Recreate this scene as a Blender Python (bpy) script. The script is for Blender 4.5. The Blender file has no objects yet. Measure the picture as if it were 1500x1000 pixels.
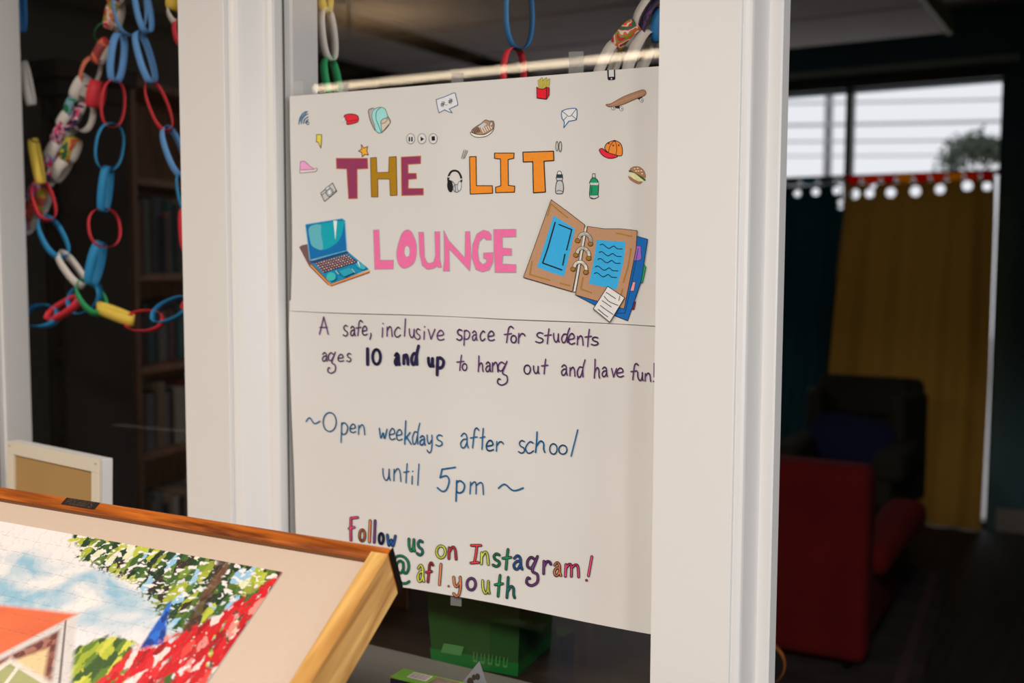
import bpy, bmesh, math, random
import numpy as np
from mathutils import Vector, Matrix
from mathutils.geometry import tessellate_polygon
random.seed(7)
S = bpy.context.scene
COL = S.collection

# ------------------------------------------------------------------ camera
FPX, PITCH, ROLL, YAW = 1539.45, .0758210, .00395908, .534364      # image taken as 1500x1000
cp, sp = math.cos(PITCH), math.sin(PITCH); cr, sr = math.cos(ROLL), math.sin(ROLL); cy, sy = math.cos(YAW), math.sin(YAW)
FW = np.array([-sy*cp, cy*cp, -sp]); RT = np.array([cy, sy, 0.]); UP = np.cross(RT, FW)
R2 = cr*RT + sr*UP; U2 = -sr*RT + cr*UP
CAM = np.array([0, -1.5, 1.5])
cd = bpy.data.cameras.new('camera'); cam = bpy.data.objects.new('camera', cd); COL.objects.link(cam)
cam.matrix_world = Matrix(((R2[0], U2[0], -FW[0], CAM[0]), (R2[1], U2[1], -FW[1], CAM[1]), (R2[2], U2[2], -FW[2], CAM[2]), (0, 0, 0, 1)))
cd.sensor_width = 36; cd.lens = FPX/1500*36; cd.clip_start = .05
cd.dof.use_dof = True; cd.dof.aperture_fstop = 2.3; cd.dof.focus_distance = 1.72
S.camera = cam
# ------------------------------------------------------------------ world, exposure
w = bpy.data.worlds.new('overcast_sky'); S.world = w; w.use_nodes = True
w.node_tree.nodes['Background'].inputs[0].default_value = (.93, .95, 1, 1)
w.node_tree.nodes['Background'].inputs[1].default_value = .93
vs = S.view_settings; vs.view_transform = 'Standard'; vs.look = 'None'; vs.exposure = 0; vs.gamma = 1; vs.use_curve_mapping = False
# ------------------------------------------------------------------ large lights of the hall (ceiling panels)
def area(name, loc, sx, sy_, power, col):
    l = bpy.data.lights.new(name, 'AREA'); l.shape = 'RECTANGLE'; l.size = sx; l.size_y = sy_; l.energy = power; l.color = col
    o = bpy.data.objects.new(name, l); o.location = loc; COL.objects.link(o); return o
PANELS = [(.1, -2.5, 2.96), (1.9, -2.5, 2.96), (-2.4, -2.5, 2.96)]
PCOL = [(1, .93, .86), (1, .95, .92), (1, .90, .79)]
PPOW = [82, 62, 66]
for (pl, pc, pw) in zip(PANELS, PCOL, PPOW):
    area('panel_light', (pl[0], pl[1], pl[2]-.035), .58, .58, pw, pc)
# daylight through the hall's side window
dl = area('side_window_daylight', (3.46, -1.55, 1.55), 1.3, 1.5, 55, (.93, .96, 1)); dl.rotation_euler = (0, math.radians(90), 0)

# ------------------------------------------------------------------ geometry of rays: pixel -> point on a real plane
def ray(x, y): return FW + R2*(x-750)/FPX + U2*(500-y)/FPX
def aty(x, y, Y):
    d = ray(x, y); return CAM + d*(Y-CAM[1])/d[1]
def atz(x, y, Z):
    d = ray(x, y); return CAM + d*(Z-CAM[2])/d[2]
def onpl(x, y, P, n):
    d = ray(x, y); return CAM + d*(((P-CAM)@n)/(d@n))
def V(*a): return Vector(a)

# ------------------------------------------------------------------ materials
def s2l(c):
    return tuple((v/255/12.92 if v/255 <= .04045 else ((v/255+.055)/1.055)**2.4) for v in c)
MATS = {}
def mat(name, col=None, rough=.6, noise=0, nscale=30, metal=0, bump=0, spec=.4, lin=None, trans=0, emit=0):
    if name in MATS: return MATS[name]
    m = bpy.data.materials.new(name); m.use_nodes = True; nt = m.node_tree; b = nt.nodes['Principled BSDF']
    c = lin if lin else s2l(col); c = tuple(min(max(v, 0), 1) for v in c)
    b.inputs['Base Color'].default_value = (*c, 1); b.inputs['Roughness'].default_value = rough
    b.inputs['Metallic'].default_value = metal; b.inputs['Specular IOR Level'].default_value = spec
    if noise or bump:
        tc = nt.nodes.new('ShaderNodeTexCoord'); n = nt.nodes.new('ShaderNodeTexNoise'); n.inputs['Scale'].default_value = nscale
        n.inputs['Detail'].default_value = 5; nt.links.new(tc.outputs['Object'], n.inputs['Vector'])
        if noise:
            mx = nt.nodes.new('ShaderNodeMix'); mx.data_type = 'RGBA'
            mx.inputs[6].default_value = (*[v*(1-noise) for v in c], 1); mx.inputs[7].default_value = (*[min(1, v*(1+noise)) for v in c], 1)
            nt.links.new(n.outputs['Fac'], mx.inputs[0]); nt.links.new(mx.outputs[2], b.inputs['Base Color'])
        if bump:
            bp = nt.nodes.new('ShaderNodeBump'); bp.inputs['Strength'].default_value = bump; bp.inputs['Distance'].default_value = .002
            nt.links.new(n.outputs['Fac'], bp.inputs['Height']); nt.links.new(bp.outputs['Normal'], b.inputs['Normal'])
    if trans:
        t = nt.nodes.new('ShaderNodeBsdfTranslucent'); t.inputs[0].default_value = (*c, 1)
        mx = nt.nodes.new('ShaderNodeMixShader'); mx.inputs[0].default_value = trans
        nt.links.new(b.outputs[0], mx.inputs[1]); nt.links.new(t.outputs[0], mx.inputs[2])
        nt.links.new(mx.outputs[0], nt.nodes['Material Output'].inputs[0])
    if emit:
        b.inputs['Emission Color'].default_value = (*c, 1); b.inputs['Emission Strength'].default_value = emit
    MATS[name] = m; return m
def wood(name, c1, c2, scale=6, axis=0, rough=.4, dist=2.0, rx=0):
    if name in MATS: return MATS[name]
    m = bpy.data.materials.new(name); m.use_nodes = True; nt = m.node_tree; b = nt.nodes['Principled BSDF']
    tc = nt.nodes.new('ShaderNodeTexCoord'); mp = nt.nodes.new('ShaderNodeMapping')
    sc = [scale*6]*3; sc[axis] = scale*.5; mp.inputs['Scale'].default_value = sc
    n = nt.nodes.new('ShaderNodeTexNoise'); n.inputs['Scale'].default_value = 1.4; n.inputs['Detail'].default_value = 7; n.inputs['Distortion'].default_value = dist
    r = nt.nodes.new('ShaderNodeValToRGB'); r.color_ramp.elements[0].position = .32; r.color_ramp.elements[1].position = .68
    r.color_ramp.elements[0].color = (*s2l(c1), 1); r.color_ramp.elements[1].color = (*s2l(c2), 1)
    m0 = nt.nodes.new('ShaderNodeMapping'); m0.inputs['Rotation'].default_value = (rx, 0, 0); nt.links.new(tc.outputs['Object'], m0.inputs[0]); nt.links.new(m0.outputs[0], mp.inputs[0]); nt.links.new(mp.outputs[0], n.inputs['Vector'])
    nt.links.new(n.outputs['Fac'], r.inputs[0]); nt.links.new(r.outputs[0], b.inputs['Base Color']); b.inputs['Roughness'].default_value = rough
    MATS[name] = m; return m
LIT = (.80, .735, .66)                       # light on the poster wall, to turn seen colours into pigment
def ink(c, rough=.7):
    key = 'ink_%d_%d_%d' % tuple(c)
    if key in MATS: return MATS[key]
    l = s2l(c); return mat(key, lin=tuple(a/b for a, b in zip(l, LIT)), rough=rough, noise=.12, nscale=260, spec=.2)
def glassmat(name, refl=.05, tint=(1, 1, 1), rough=.0):
    m = bpy.data.materials.new(name); m.use_nodes = True; nt = m.node_tree; nt.nodes.clear()
    o = nt.nodes.new('ShaderNodeOutputMaterial'); t = nt.nodes.new('ShaderNodeBsdfTransparent'); t.inputs[0].default_value = (*tint, 1)
    g = nt.nodes.new('ShaderNodeBsdfGlossy'); g.inputs['Roughness'].default_value = rough; x = nt.nodes.new('ShaderNodeMixShader'); x.inputs[0].default_value = refl
    nt.links.new(t.outputs[0], x.inputs[1]); nt.links.new(g.outputs[0], x.inputs[2]); nt.links.new(x.outputs[0], o.inputs[0]); MATS[name] = m; return m

# ------------------------------------------------------------------ object helpers
def tag(o, label=None, cat=None, group=None, kind=None):
    if label: o['label'] = label
    if cat: o['category'] = cat
    if group: o['group'] = group
    if kind: o['kind'] = kind
    return o
def empty(name, loc, label, cat, group=None, rz=0):
    o = bpy.data.objects.new(name, None); o.location = loc; o.rotation_euler[2] = rz; o.empty_display_size = .05; COL.objects.link(o)
    return tag(o, label, cat, group)
class MB:
    def __init__(s): s.v = []; s.f = []; s.mi = []; s.mats = []
    def m(s, mt):
        if mt not in s.mats: s.mats.append(mt)
        return s.mats.index(mt)
    def add(s, vs_, fs, mt=None):
        k = len(s.v); s.v += [tuple(p) for p in vs_]; i = s.m(mt) if mt else 0
        for f in fs: s.f.append(tuple(k+q for q in f)); s.mi.append(i)
    def box(s, x0, x1, y0, y1, z0, z1, mt=None):
        p = [(x, y, z) for x in (x0, x1) for y in (y0, y1) for z in (z0, z1)]
        s.add(p, [(0, 1, 3, 2), (4, 6, 7, 5), (0, 4, 5, 1), (2, 3, 7, 6), (0, 2, 6, 4), (1, 5, 7, 3)], mt)
    def hexa(s, p, mt=None):          # p: 4 bottom then 4 top
        s.add(p, [(0, 3, 2, 1), (4, 5, 6, 7), (0, 1, 5, 4), (1, 2, 6, 5), (2, 3, 7, 6), (3, 0, 4, 7)], mt)
    def tube(s, pts, r, n=8, mt=None, cap=True):
        pts = [Vector(p) for p in pts]; rings = []
        for i, p in enumerate(pts):
            d = (pts[min(i+1, len(pts)-1)]-pts[max(i-1, 0)]).normalized()
            a = d.cross(Vector((0, 0, 1)) if abs(d.z) < .9 else Vector((1, 0, 0))).normalized(); b = d.cross(a)
            rr = r[i] if isinstance(r, (list, tuple)) else r
            rings.append([p+a*math.cos(2*math.pi*k/n)*rr+b*math.sin(2*math.pi*k/n)*rr for k in range(n)])
        vs_ = [q for g in rings for q in g]; fs = []
        for i in range(len(pts)-1):
            for k in range(n): fs.append((i*n+k, i*n+(k+1) % n, (i+1)*n+(k+1) % n, (i+1)*n+k))
        if cap: fs += [tuple(range(n-1, -1, -1)), tuple((len(pts)-1)*n+k for k in range(n))]
        s.add(vs_, fs, mt)
    def build(s, name, mt=None, parent=None, smooth=False, bevel=0, seg=2, recalc=True):
        me = bpy.data.meshes.new(name); me.from_pydata(s.v, [], s.f)
        for q in (s.mats if s.mats else [mt]): me.materials.append(q)
        if s.mats: me.polygons.foreach_set('material_index', s.mi)
        o = bpy.data.objects.new(name, me); COL.objects.link(o)
        if recalc:
            b = bmesh.new(); b.from_mesh(me); bmesh.ops.recalc_face_normals(b, faces=b.faces[:]); b.to_mesh(me); b.free()
        if smooth: me.polygons.foreach_set('use_smooth', [True]*len(me.polygons))
        if bevel:
            q = o.modifiers.new('bevel', 'BEVEL'); q.width = bevel; q.segments = seg; q.limit_method = 'ANGLE'; q.angle_limit = .6
        if parent: par(o, parent)
        return o
def par(o, p):
    o.parent = p
    bpyM = world(p); o.matrix_parent_inverse = bpyM.inverted()
def world(p):
    m = p.matrix_basis.copy() if p.parent is None else world(p.parent) @ p.matrix_parent_inverse @ p.matrix_basis
    return m
def boxobj(name, x0, x1, y0, y1, z0, z1, mt, parent=None, bevel=0, kind=None, smooth=False, seg=2):
    b = MB(); b.box(x0, x1, y0, y1, z0, z1); o = b.build(name, mt, parent, smooth, bevel, seg)
    if kind: o['kind'] = kind
    return o
def prism(name, prof, z0, z1, mt, parent=None, kind=None):
    b = MB(); n = len(prof)
    b.v = [(x, y, z0) for x, y in prof]+[(x, y, z1) for x, y in prof]
    b.f = [(i, (i+1) % n, n+(i+1) % n, n+i) for i in range(n)]
    for tri in tessellate_polygon([[Vector((x, y, 0)) for x, y in prof]]):
        b.f.append(tuple(tri)); b.f.append(tuple(n+t for t in tri))
    b.mi = [0]*len(b.f); o = b.build(name, mt, parent)
    if kind: o['kind'] = kind
    return o

# ================================================================== SETTING
PAINT = mat('white_semi_gloss_paint', lin=(.79, .775, .76), rough=.38, bump=.03, nscale=12, spec=.35)
WALLW = mat('cream_wall_paint', lin=(.72, .70, .66), rough=.6)
DARKW = mat('dark_teal_wall_paint', lin=(.065, .14, .17), rough=.75, noise=.2, nscale=3)
TAUPE = mat('dim_taupe_wall_paint', lin=(.15, .13, .10), rough=.8, noise=.15, nscale=2)
CEIL = mat('hall_ceiling_paint', lin=(.30, .25, .19), rough=.9)
RCEIL = mat('room_ceiling_paint', lin=(.62, .57, .52), rough=.9)
FLOOR = wood('dark_floor_boards', (30, 26, 24), (50, 43, 39), 2, 1, .6)
HFLOOR = wood('hall_floor_boards', (60, 46, 34), (84, 66, 50), 2, 0, .4)
HALLW = mat('hall_wall_paint', lin=(.085, .07, .055), rough=.85)
GLASS = glassmat('window_glass', .055)
def struct(name, *a, **k): return boxobj(name, *a, kind='structure', **k)
ZC = 3.0
RY = 4.92                                     # back wall of the lounge
struct('floor', -5, 2.2, -5.0, 5.1, -.05, 0, FLOOR)
struct('ceiling', -5, 3.6, -5.2, .08, ZC, ZC+.06, CEIL)
struct('ceiling_lounge', -5, 2.2, .08, 5.1, 2.92, ZC+.06, RCEIL)
struct('wall_hall_back', -5, 3.6, -5.2, -5.0, 0, ZC, HALLW)
struct('wall_hall_left', -5.1, -5, -5.0, .0, 0, ZC, HALLW)
struct('wall_hall_right', 3.5, 3.6, -5.0, -2.25, 0, ZC, HALLW)
struct('wall_hall_right', 3.5, 3.6, -.85, .0, 0, ZC, HALLW)
struct('wall_hall_right', 3.5, 3.6, -2.25, -.85, 0, .78, HALLW)
struct('wall_hall_right', 3.5, 3.6, -2.25, -.85, 2.32, ZC, HALLW)
w4 = bpy.data.objects.new('window_4', None); w4.location = (3.5, -1.55, .78); COL.objects.link(w4); w4['kind'] = 'structure'
for (a_, b_, c_, d_) in ((-2.25, -2.20, .78, 2.32), (-.90, -.85, .78, 2.32), (-2.20, -.90, .78, .83), (-2.20, -.90, 2.27, 2.32)): boxobj('window_frame', 3.49, 3.56, a_, b_, c_, d_, PAINT, w4, .003)

struct('floor_hall_side', 2.2, 3.6, -5.0, .1, -.05, 0, FLOOR)
struct('wall_lounge_left', -5.1, -5, 0.0, 5.1, 0, 2.92, TAUPE)
struct('wall_lounge_right', 2.1, 2.2, .17, 5.1, 0, 2.92, DARKW)
# window wall: casing faces at y=0, glass at y=.083, lounge side at y=.165
ZB, ZT = .66, 2.28
struct('wall_front_below', -5, -.632, .004, .165, 0, ZB, WALLW)
struct('wall_front_above', -5, 3.5, .004, .165, ZT, ZC, WALLW)
struct('wall_front_left', -5, -2.61, .004, .165, ZB, ZT, WALLW)
struct('wall_front_right', .62, 3.5, .004, .165, 0, ZT, WALLW)
def jamb_prof(dx=0, xl=-1.665, back=True):
    p = [(xl, 0), (-1.5415+dx, 0), (-1.540+dx, .0015), (-1.540+dx, .010), (-1.531+dx, .010), (-1.524+dx, .0118), (-1.517+dx, .0165), (-1.513+dx, .022),
         (-1.490+dx, .058), (-1.478+dx, .0565), (-1.469+dx, .0585), (-1.466+dx, .063), (-1.462+dx, .082), (-1.458+dx, .082), (-1.458+dx, .098), (-1.453+dx, .100), (-1.446+dx, .165), (xl, .165)]
    return p
prism('trim_1', [(x, y) for x, y in jamb_prof(-.964, -2.62)], ZB, ZT, PAINT, kind='structure')
prism('trim_2', jamb_prof(0), ZB, ZT, PAINT, kind='structure')
# right post: window side hidden, door side moulded; stays within the door jamb
prism('trim_3', [(-.632, 0), (-.5065, 0), (-.505, .0015), (-.505, .010), (-.502, .010), (-.497, .0115), (-.4935, .015), (-.492, .020),
                 (-.489, .085), (-.4715, .085), (-.469, .0875), (-.469, .121), (-.50, .123), (-.50, .165), (-.632, .165)], 0, ZT, PAINT, kind='structure')
prism('trim_4', [(.469, .121), (.469, .0875), (.4715, .085), (.489, .085), (.492, .02), (.505, .010), (.5065, 0), (.632, 0), (.632, .165), (.469, .165)], 0, ZT, PAINT, kind='structure')
struct('trim_5', -.469, .469, .0, .165, ZT-.10, ZT, PAINT)
struct('trim_6', -2.45, -1.665, -.02, .165, ZB-.05, ZB, PAINT)
struct('trim_7', -1.46, -.632, -.02, .165, ZB-.05, ZB, PAINT)
for i, (a, b) in enumerate(((-2.424, -1.664), (-1.460, -.631))):
    w_ = bpy.data.objects.new('window_%d' % (i+1), None); w_.location = ((a+b)/2, .083, ZB); COL.objects.link(w_); w_['kind'] = 'structure'
    g = MB(); g.add([(a, .083, ZB), (b, .083, ZB), (b, .083, ZT), (a, .083, ZT)], [(0, 1, 2, 3)]); g.build('glass_pane', GLASS, w_)
    boxobj('gasket', a, a+.0016, .078, .0825, ZB, ZT, mat('dark_gasket', lin=(.12, .12, .11)), w_)
    boxobj('gasket', b-.0016, b, .078, .0825, ZB, ZT, MATS['dark_gasket'], w_)
# lounge-side sill
struct('trim_8', -2.45, -.64, .086, .196, .655, .70, mat('grey_laminate', lin=(.22, .205, .18), rough=.5, noise=.08, nscale=6))

# back wall with full-height glazing
WX0, WX1 = -3.6, -.668
ztop = float(aty(1466, 112, RY)[2]); ztop = 2.52
struct('wall_back', -5, WX0, RY, RY+.18, 0, 2.92, TAUPE)
struct('wall_back_right', WX1, 2.2, RY, RY+.18, 0, 2.92, DARKW)
struct('wall_back_above', -2.5, WX1, RY, RY+.18, ztop+.0, 2.92, DARKW)
struct('wall_back_above', WX0, -2.5, RY, RY+.18, ztop+.0, 2.92, TAUPE)
FRAME = mat('dark_window_frame', lin=(.035, .035, .035), rough=.4)
w3 = bpy.data.objects.new('window_3', None); w3.location = (-2, RY, 0); COL.objects.link(w3); w3['kind'] = 'structure'
boxobj('frame_head', WX0, WX1, RY-.03, RY+.10, ztop-.0, ztop+.06, FRAME, w3, .004)
boxobj('frame_sill', WX0, WX1, RY+.0, RY+.10, 0, .04, FRAME, w3, .004)
boxobj('transom_bar', WX0, WX1, RY+.0, RY+.08, 1.995, 2.02, FRAME, w3, .004)
boxobj('frame_stile', WX1-.006, WX1, RY-.01, RY+.10, 0, ztop, FRAME, w3)
boxobj('mullion', -1.516, -1.478, RY-.0, RY+.10, 0, ztop, FRAME, w3, .004)
boxobj('mullion', -2.40, -2.36, RY-.0, RY+.10, 0, ztop, FRAME, w3, .004)
for a, b in ((-1.478, WX1-.006), (-2.36, -1.516), (WX0, -2.40)):
    g = MB(); g.add([(a, RY+.05, .04), (b, RY+.05, .04), (b, RY+.05, ztop), (a, RY+.05, ztop)], [(0, 1, 2, 3)]); g.build('glass_pane', GLASS, w3)
struct('trim_9', WX0-.1, WX1+.08, RY-.05, RY, ztop+.075, ztop+.115, mat('muted_green_trim', lin=(.34, .42, .36), rough=.5))
struct('baseboard_back', WX1+.05, 2.1, RY-.02, RY, 0, .13, mat('grey_baseboard', lin=(.30, .27, .25), rough=.5))
# dropped ceiling panels seen through the doorway
P0 = atz(1387, 49, 2.7)
sl = bpy.data.objects.new('ceiling_panels', None); sl.location = (P0[0]-1.5, P0[1]-1.5, 2.7); COL.objects.link(sl); sl['kind'] = 'structure'
PAN = mat('pale_ceiling_panel', lin=(.86, .78, .75), rough=.9, noise=.05, nscale=4)
ys = [P0[1], P0[1]-.70, P0[1]-1.40, P0[1]-2.1]
for i in range(3):
    for j in range(3):
        boxobj('panel', P0[0]-1.15*(j+1)+.008, P0[0]-1.15*j-.008, ys[i+1]+.02, ys[i]-.02, 2.70, 2.74, PAN, sl, .003)
boxobj('panel_edge', P0[0], P0[0]+.03, ys[3], ys[0], 2.69, 2.78, mat('olive_metal_edge', lin=(.30, .29, .08), rough=.5), sl)
for (x, y) in ((-1.2, ys[0]-.3), (-2.6, ys[0]-.3), (-1.2, ys[2]-.3), (-2.6, ys[2]-.3)):
    boxobj('hanger', x, x+.03, y, y+.03, 2.74, 2.92, FRAME, sl)
# beams under the left part of the lounge ceiling
BEAM = mat('brown_painted_beam', lin=(.22, .18, .12), rough=.8)
for i, x in enumerate((-4.35, -3.55)):
    struct('trim_%d' % (10+i), x, x+.22, .166, RY-.01, 2.70, 2.92, BEAM)

# outdoors beyond the back wall
struct('ground', -14, 10, RY+.18, 22, -.15, -.02, mat('pale_pavement', lin=(.62, .61, .60), rough=.9, noise=.15, nscale=2))
pb = aty(1212, 250, 9.0)
e = empty('utility_pole', (pb[0], 9.0, -.02), 'grey utility pole beyond the left transom pane', 'pole')
b = MB(); b.tube([(pb[0], 9, -.02), (pb[0], 9, 6.5)], [.045, .038], 12); b.build('pole_shaft', mat('weathered_pole', lin=(.30, .29, .31), rough=.9), e, True)
boxobj('crossarm', pb[0]-.5, pb[0]+.5, 8.90, 8.96, 5.4, 5.5, MATS['weathered_pole'], e)
CAB = mat('grey_cable', lin=(.45, .44, .46), rough=.8)
cn = ['topmost thick grey cable across the transom window', 'second grey cable from the top across the transom window', 'third grey cable from the top across the transom window', 'lowest grey cable across the transom window']
for i, (y1, y2, r) in enumerate(((152, 146, .011), (184, 178, .015), (208, 205, .010), (229, 227, .008))):
    A = aty(1150, y1, 8.9-.02*i); B = aty(1462, y2, 8.9-.02*i); d = (B-A)
    pts = [A+d*t + np.array([0, 0, -.04*math.sin(math.pi*(t+1.5)/4)+.04]) for t in np.linspace(-1.5, 2.5, 15)]
    b = MB(); b.tube(pts, r, 8); tag(b.build('overhead_cable', CAB, None, True), cn[i], 'cable', 'overhead cables outside')
tb = aty(1431, 250, 7.6)
e = empty('small_tree', (tb[0], 7.6, -.02), 'small leafy tree outside behind the right transom pane', 'tree')
b = MB(); LF = MB(); rr = random.Random(3)
def branch(p, d, L, r, k):
    q = p+d*L; b.tube([p, p+d*L*.5+Vector((rr.uniform(-.02, .02), 0, .01)), q], [r, r*.85, r*.7], 6)
    if k == 0:
        for _ in range(9):
            c = q+Vector((rr.gauss(0, .06), rr.gauss(0, .06), rr.gauss(0, .05))); a = Vector((rr.uniform(-1, 1), rr.uniform(-1, 1), rr.uniform(-1, 1))).normalized(); n = a.cross(Vector((rr.uniform(-1, 1), 1, rr.uniform(-1, 1)))).normalized()
            LF.add([c-a*.03, c+n*.012, c+a*.03, c-n*.012], [(0, 1, 2, 3)])
        return
    for _ in range(3):
        branch(q, (d+Vector((rr.uniform(-.8, .8), rr.uniform(-.6, .6), rr.uniform(-.25, .5)))).normalized(), L*rr.uniform(.6, .8), r*.6, k-1)
branch(Vector((tb[0], 7.6, -.02)), Vector((-.0, 0, 1)), tb[2]-.02, .03, 0); LF = MB()
for a_ in (-.75, -.2, .3, .75): branch(Vector((tb[0], 7.6, tb[2]-.06)), Vector((a_, .1, .75)).normalized(), .105, .012, 3)
b.build('trunk', mat('grey_bark', lin=(.12, .10, .08), rough=.9), e, True)
tag(LF.build('foliage', mat('dull_green_leaf', lin=(.10, .13, .09), rough=.7), e, recalc=False), kind='stuff')

# hall ceiling light fixtures
for i, p in enumerate(PANELS):
    e = empty('ceiling_light', (p[0], p[1], 3.0), ['square ceiling light panel nearest the window wall', 'square ceiling light panel by the right hall wall', 'square ceiling light panel by the left hall wall'][i], 'light', 'square hall ceiling panels')
    b = MB()
    for (x0, x1, y0, y1) in ((-.31, .31, -.31, -.29), (-.31, .31, .29, .31), (-.31, -.29, -.29, .29), (.29, .31, -.29, .29)): b.box(p[0]+x0, p[0]+x1, p[1]+y0, p[1]+y1, 2.955, 2.998)
    b.build('frame', PAINT, e)
    boxobj('diffuser', p[0]-.29, p[0]+.29, p[1]-.29, p[1]+.29, 2.93+.03, 2.97, mat('lit_diffuser', lin=(1, .9, .78), emit=4), e)
# linear pendant lamp behind the camera, mirrored in the poster window
YG = .083
YL = -2.2; YV = 2*YG-YL
A = aty(463, 127.5, YV); B = aty(1010, 76, YV); zl = (A[2]+B[2])/2
e = empty('linear_lamp', ((A[0]+B[0])/2, YL, 3.0), 'long warm linear lamp hanging across the hall', 'lamp')
boxobj('glowing_tube', A[0], B[0], YL-.02, YL+.02, zl-.0095, zl+.0095, mat('warm_glowing_tube', lin=(1, .80, .55), emit=19), e)
boxobj('lamp_housing', A[0]-.01, B[0]+.01, YL-.022, YL+.022, zl+.0100, zl+.03, FRAME, e)
for x in (A[0]+.2, B[0]-.2): boxobj('suspension_rod', x-.004, x+.004, YL-.004, YL+.004, zl+.03, 3.0, FRAME, e)
# unseen torch lamp added to throw a warm glow on the hall ceiling; its pool of light shows in the upper glass
e = empty('torch_lamp', (-4.0, -3.5, 0), 'slim black torch lamp lighting the hall ceiling from below', 'lamp')
b = MB(); b.tube([(-4, -3.5, .02), (-4, -3.5, 2.38)], .012, 10); b.build('pole', FRAME, e, True)
b = MB(); b.tube([(-4, -3.5, 0), (-4, -3.5, .02)], .14, 24); b.build('base', FRAME, e, True)
b = MB(); b.tube([(-4, -3.5, 2.38), (-4, -3.5, 2.42), (-4, -3.5, 2.50)], [.03, .09, .16], 24, cap=False); b.build('bowl', FRAME, e, True)
tl_ = area('torch_light', (-4, -3.5, 2.50),   .24, .24, 38, (1, .74, .48)); tl_.rotation_euler = (math.pi, 0, 0)

# ================================================================== POSTER
YP = .0775
def crease(x, z):
    y = YP
    y -= .0014*math.exp(-((x+1.075)/.045)**2)                       # vertical fold
    y -= .0012*(.5+.5*math.sin(x*9+z*3.1)) + .0006*math.sin(z*23+x*5)
    return y
poster = empty('poster', (-1.05, YP, .80), 'hand-lettered white paper poster taped to the middle window', 'poster')
def px(x, y, off=0):
    p = aty(x, y, YP); return (p[0], crease(p[0], p[2])-off, p[2])
PAPER = mat('white_poster_paper', lin=(.76, .75, .735), rough=.85, noise=.02, nscale=3, spec=.2)
def sheet(name, left, right, top, bot, off, nx=60, nz=50, lift=None):
    b = MB()
    for j in range(nz+1):
        t = j/nz
        for i in range(nx+1):
            s_ = i/nx
            lx, ly = left(t); rx, ry = right(t); x = lx+(rx-lx)*s_
            y0 = top(s_); y1 = bot(s_); y = y0+(y1-y0)*t
            p = aty(x, y, YP); o = off+(lift(s_, t) if lift else 0)
            b.v.append((p[0], crease(p[0], p[2])-o, p[2]))
    for j in range(nz):
        for i in range(nx):
            a = j*(nx+1)+i; b.f.append((a, a+1, a+nx+2, a+nx+1))
    b.mi = [0]*len(b.f); return b.build(name, PAPER, poster, True, recalc=False)
def interp(tab, t):
    for (a, va), (b_, vb) in zip(tab, tab[1:]):
        if t <= b_: return va+(vb-va)*(t-a)/(b_-a)
    return tab[-1][1]
sheet('paper_sheet', lambda t: (interp([(0, 424), (.12, 423), (.5, 429), (.8, 433), (1, 436)], t), 0), lambda t: (985-12*t, 0),
      lambda s_: 440+24*s_, lambda s_: interp([(0, 832), (.32, 862), (1, 931.5)], s_)+1.2*math.sin(s_*9), 0)
sheet('paper_sheet', lambda t: (interp([(0, 425), (.3, 426.5), (.75, 429), (1, 426.5)], t), 0), lambda t: (985-5*t, 0),
      lambda s_: 141.2-45.5*s_, lambda s_: interp([(0, 455), (.5, 464.5), (1, 477.5)], s_)+.5*math.sin(s_*14), .0012,
      lift=lambda s_, t: max(0, (t-.93)/.07)*.0022*(.35+.65*abs(math.sin(s_*7.2))))
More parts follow.
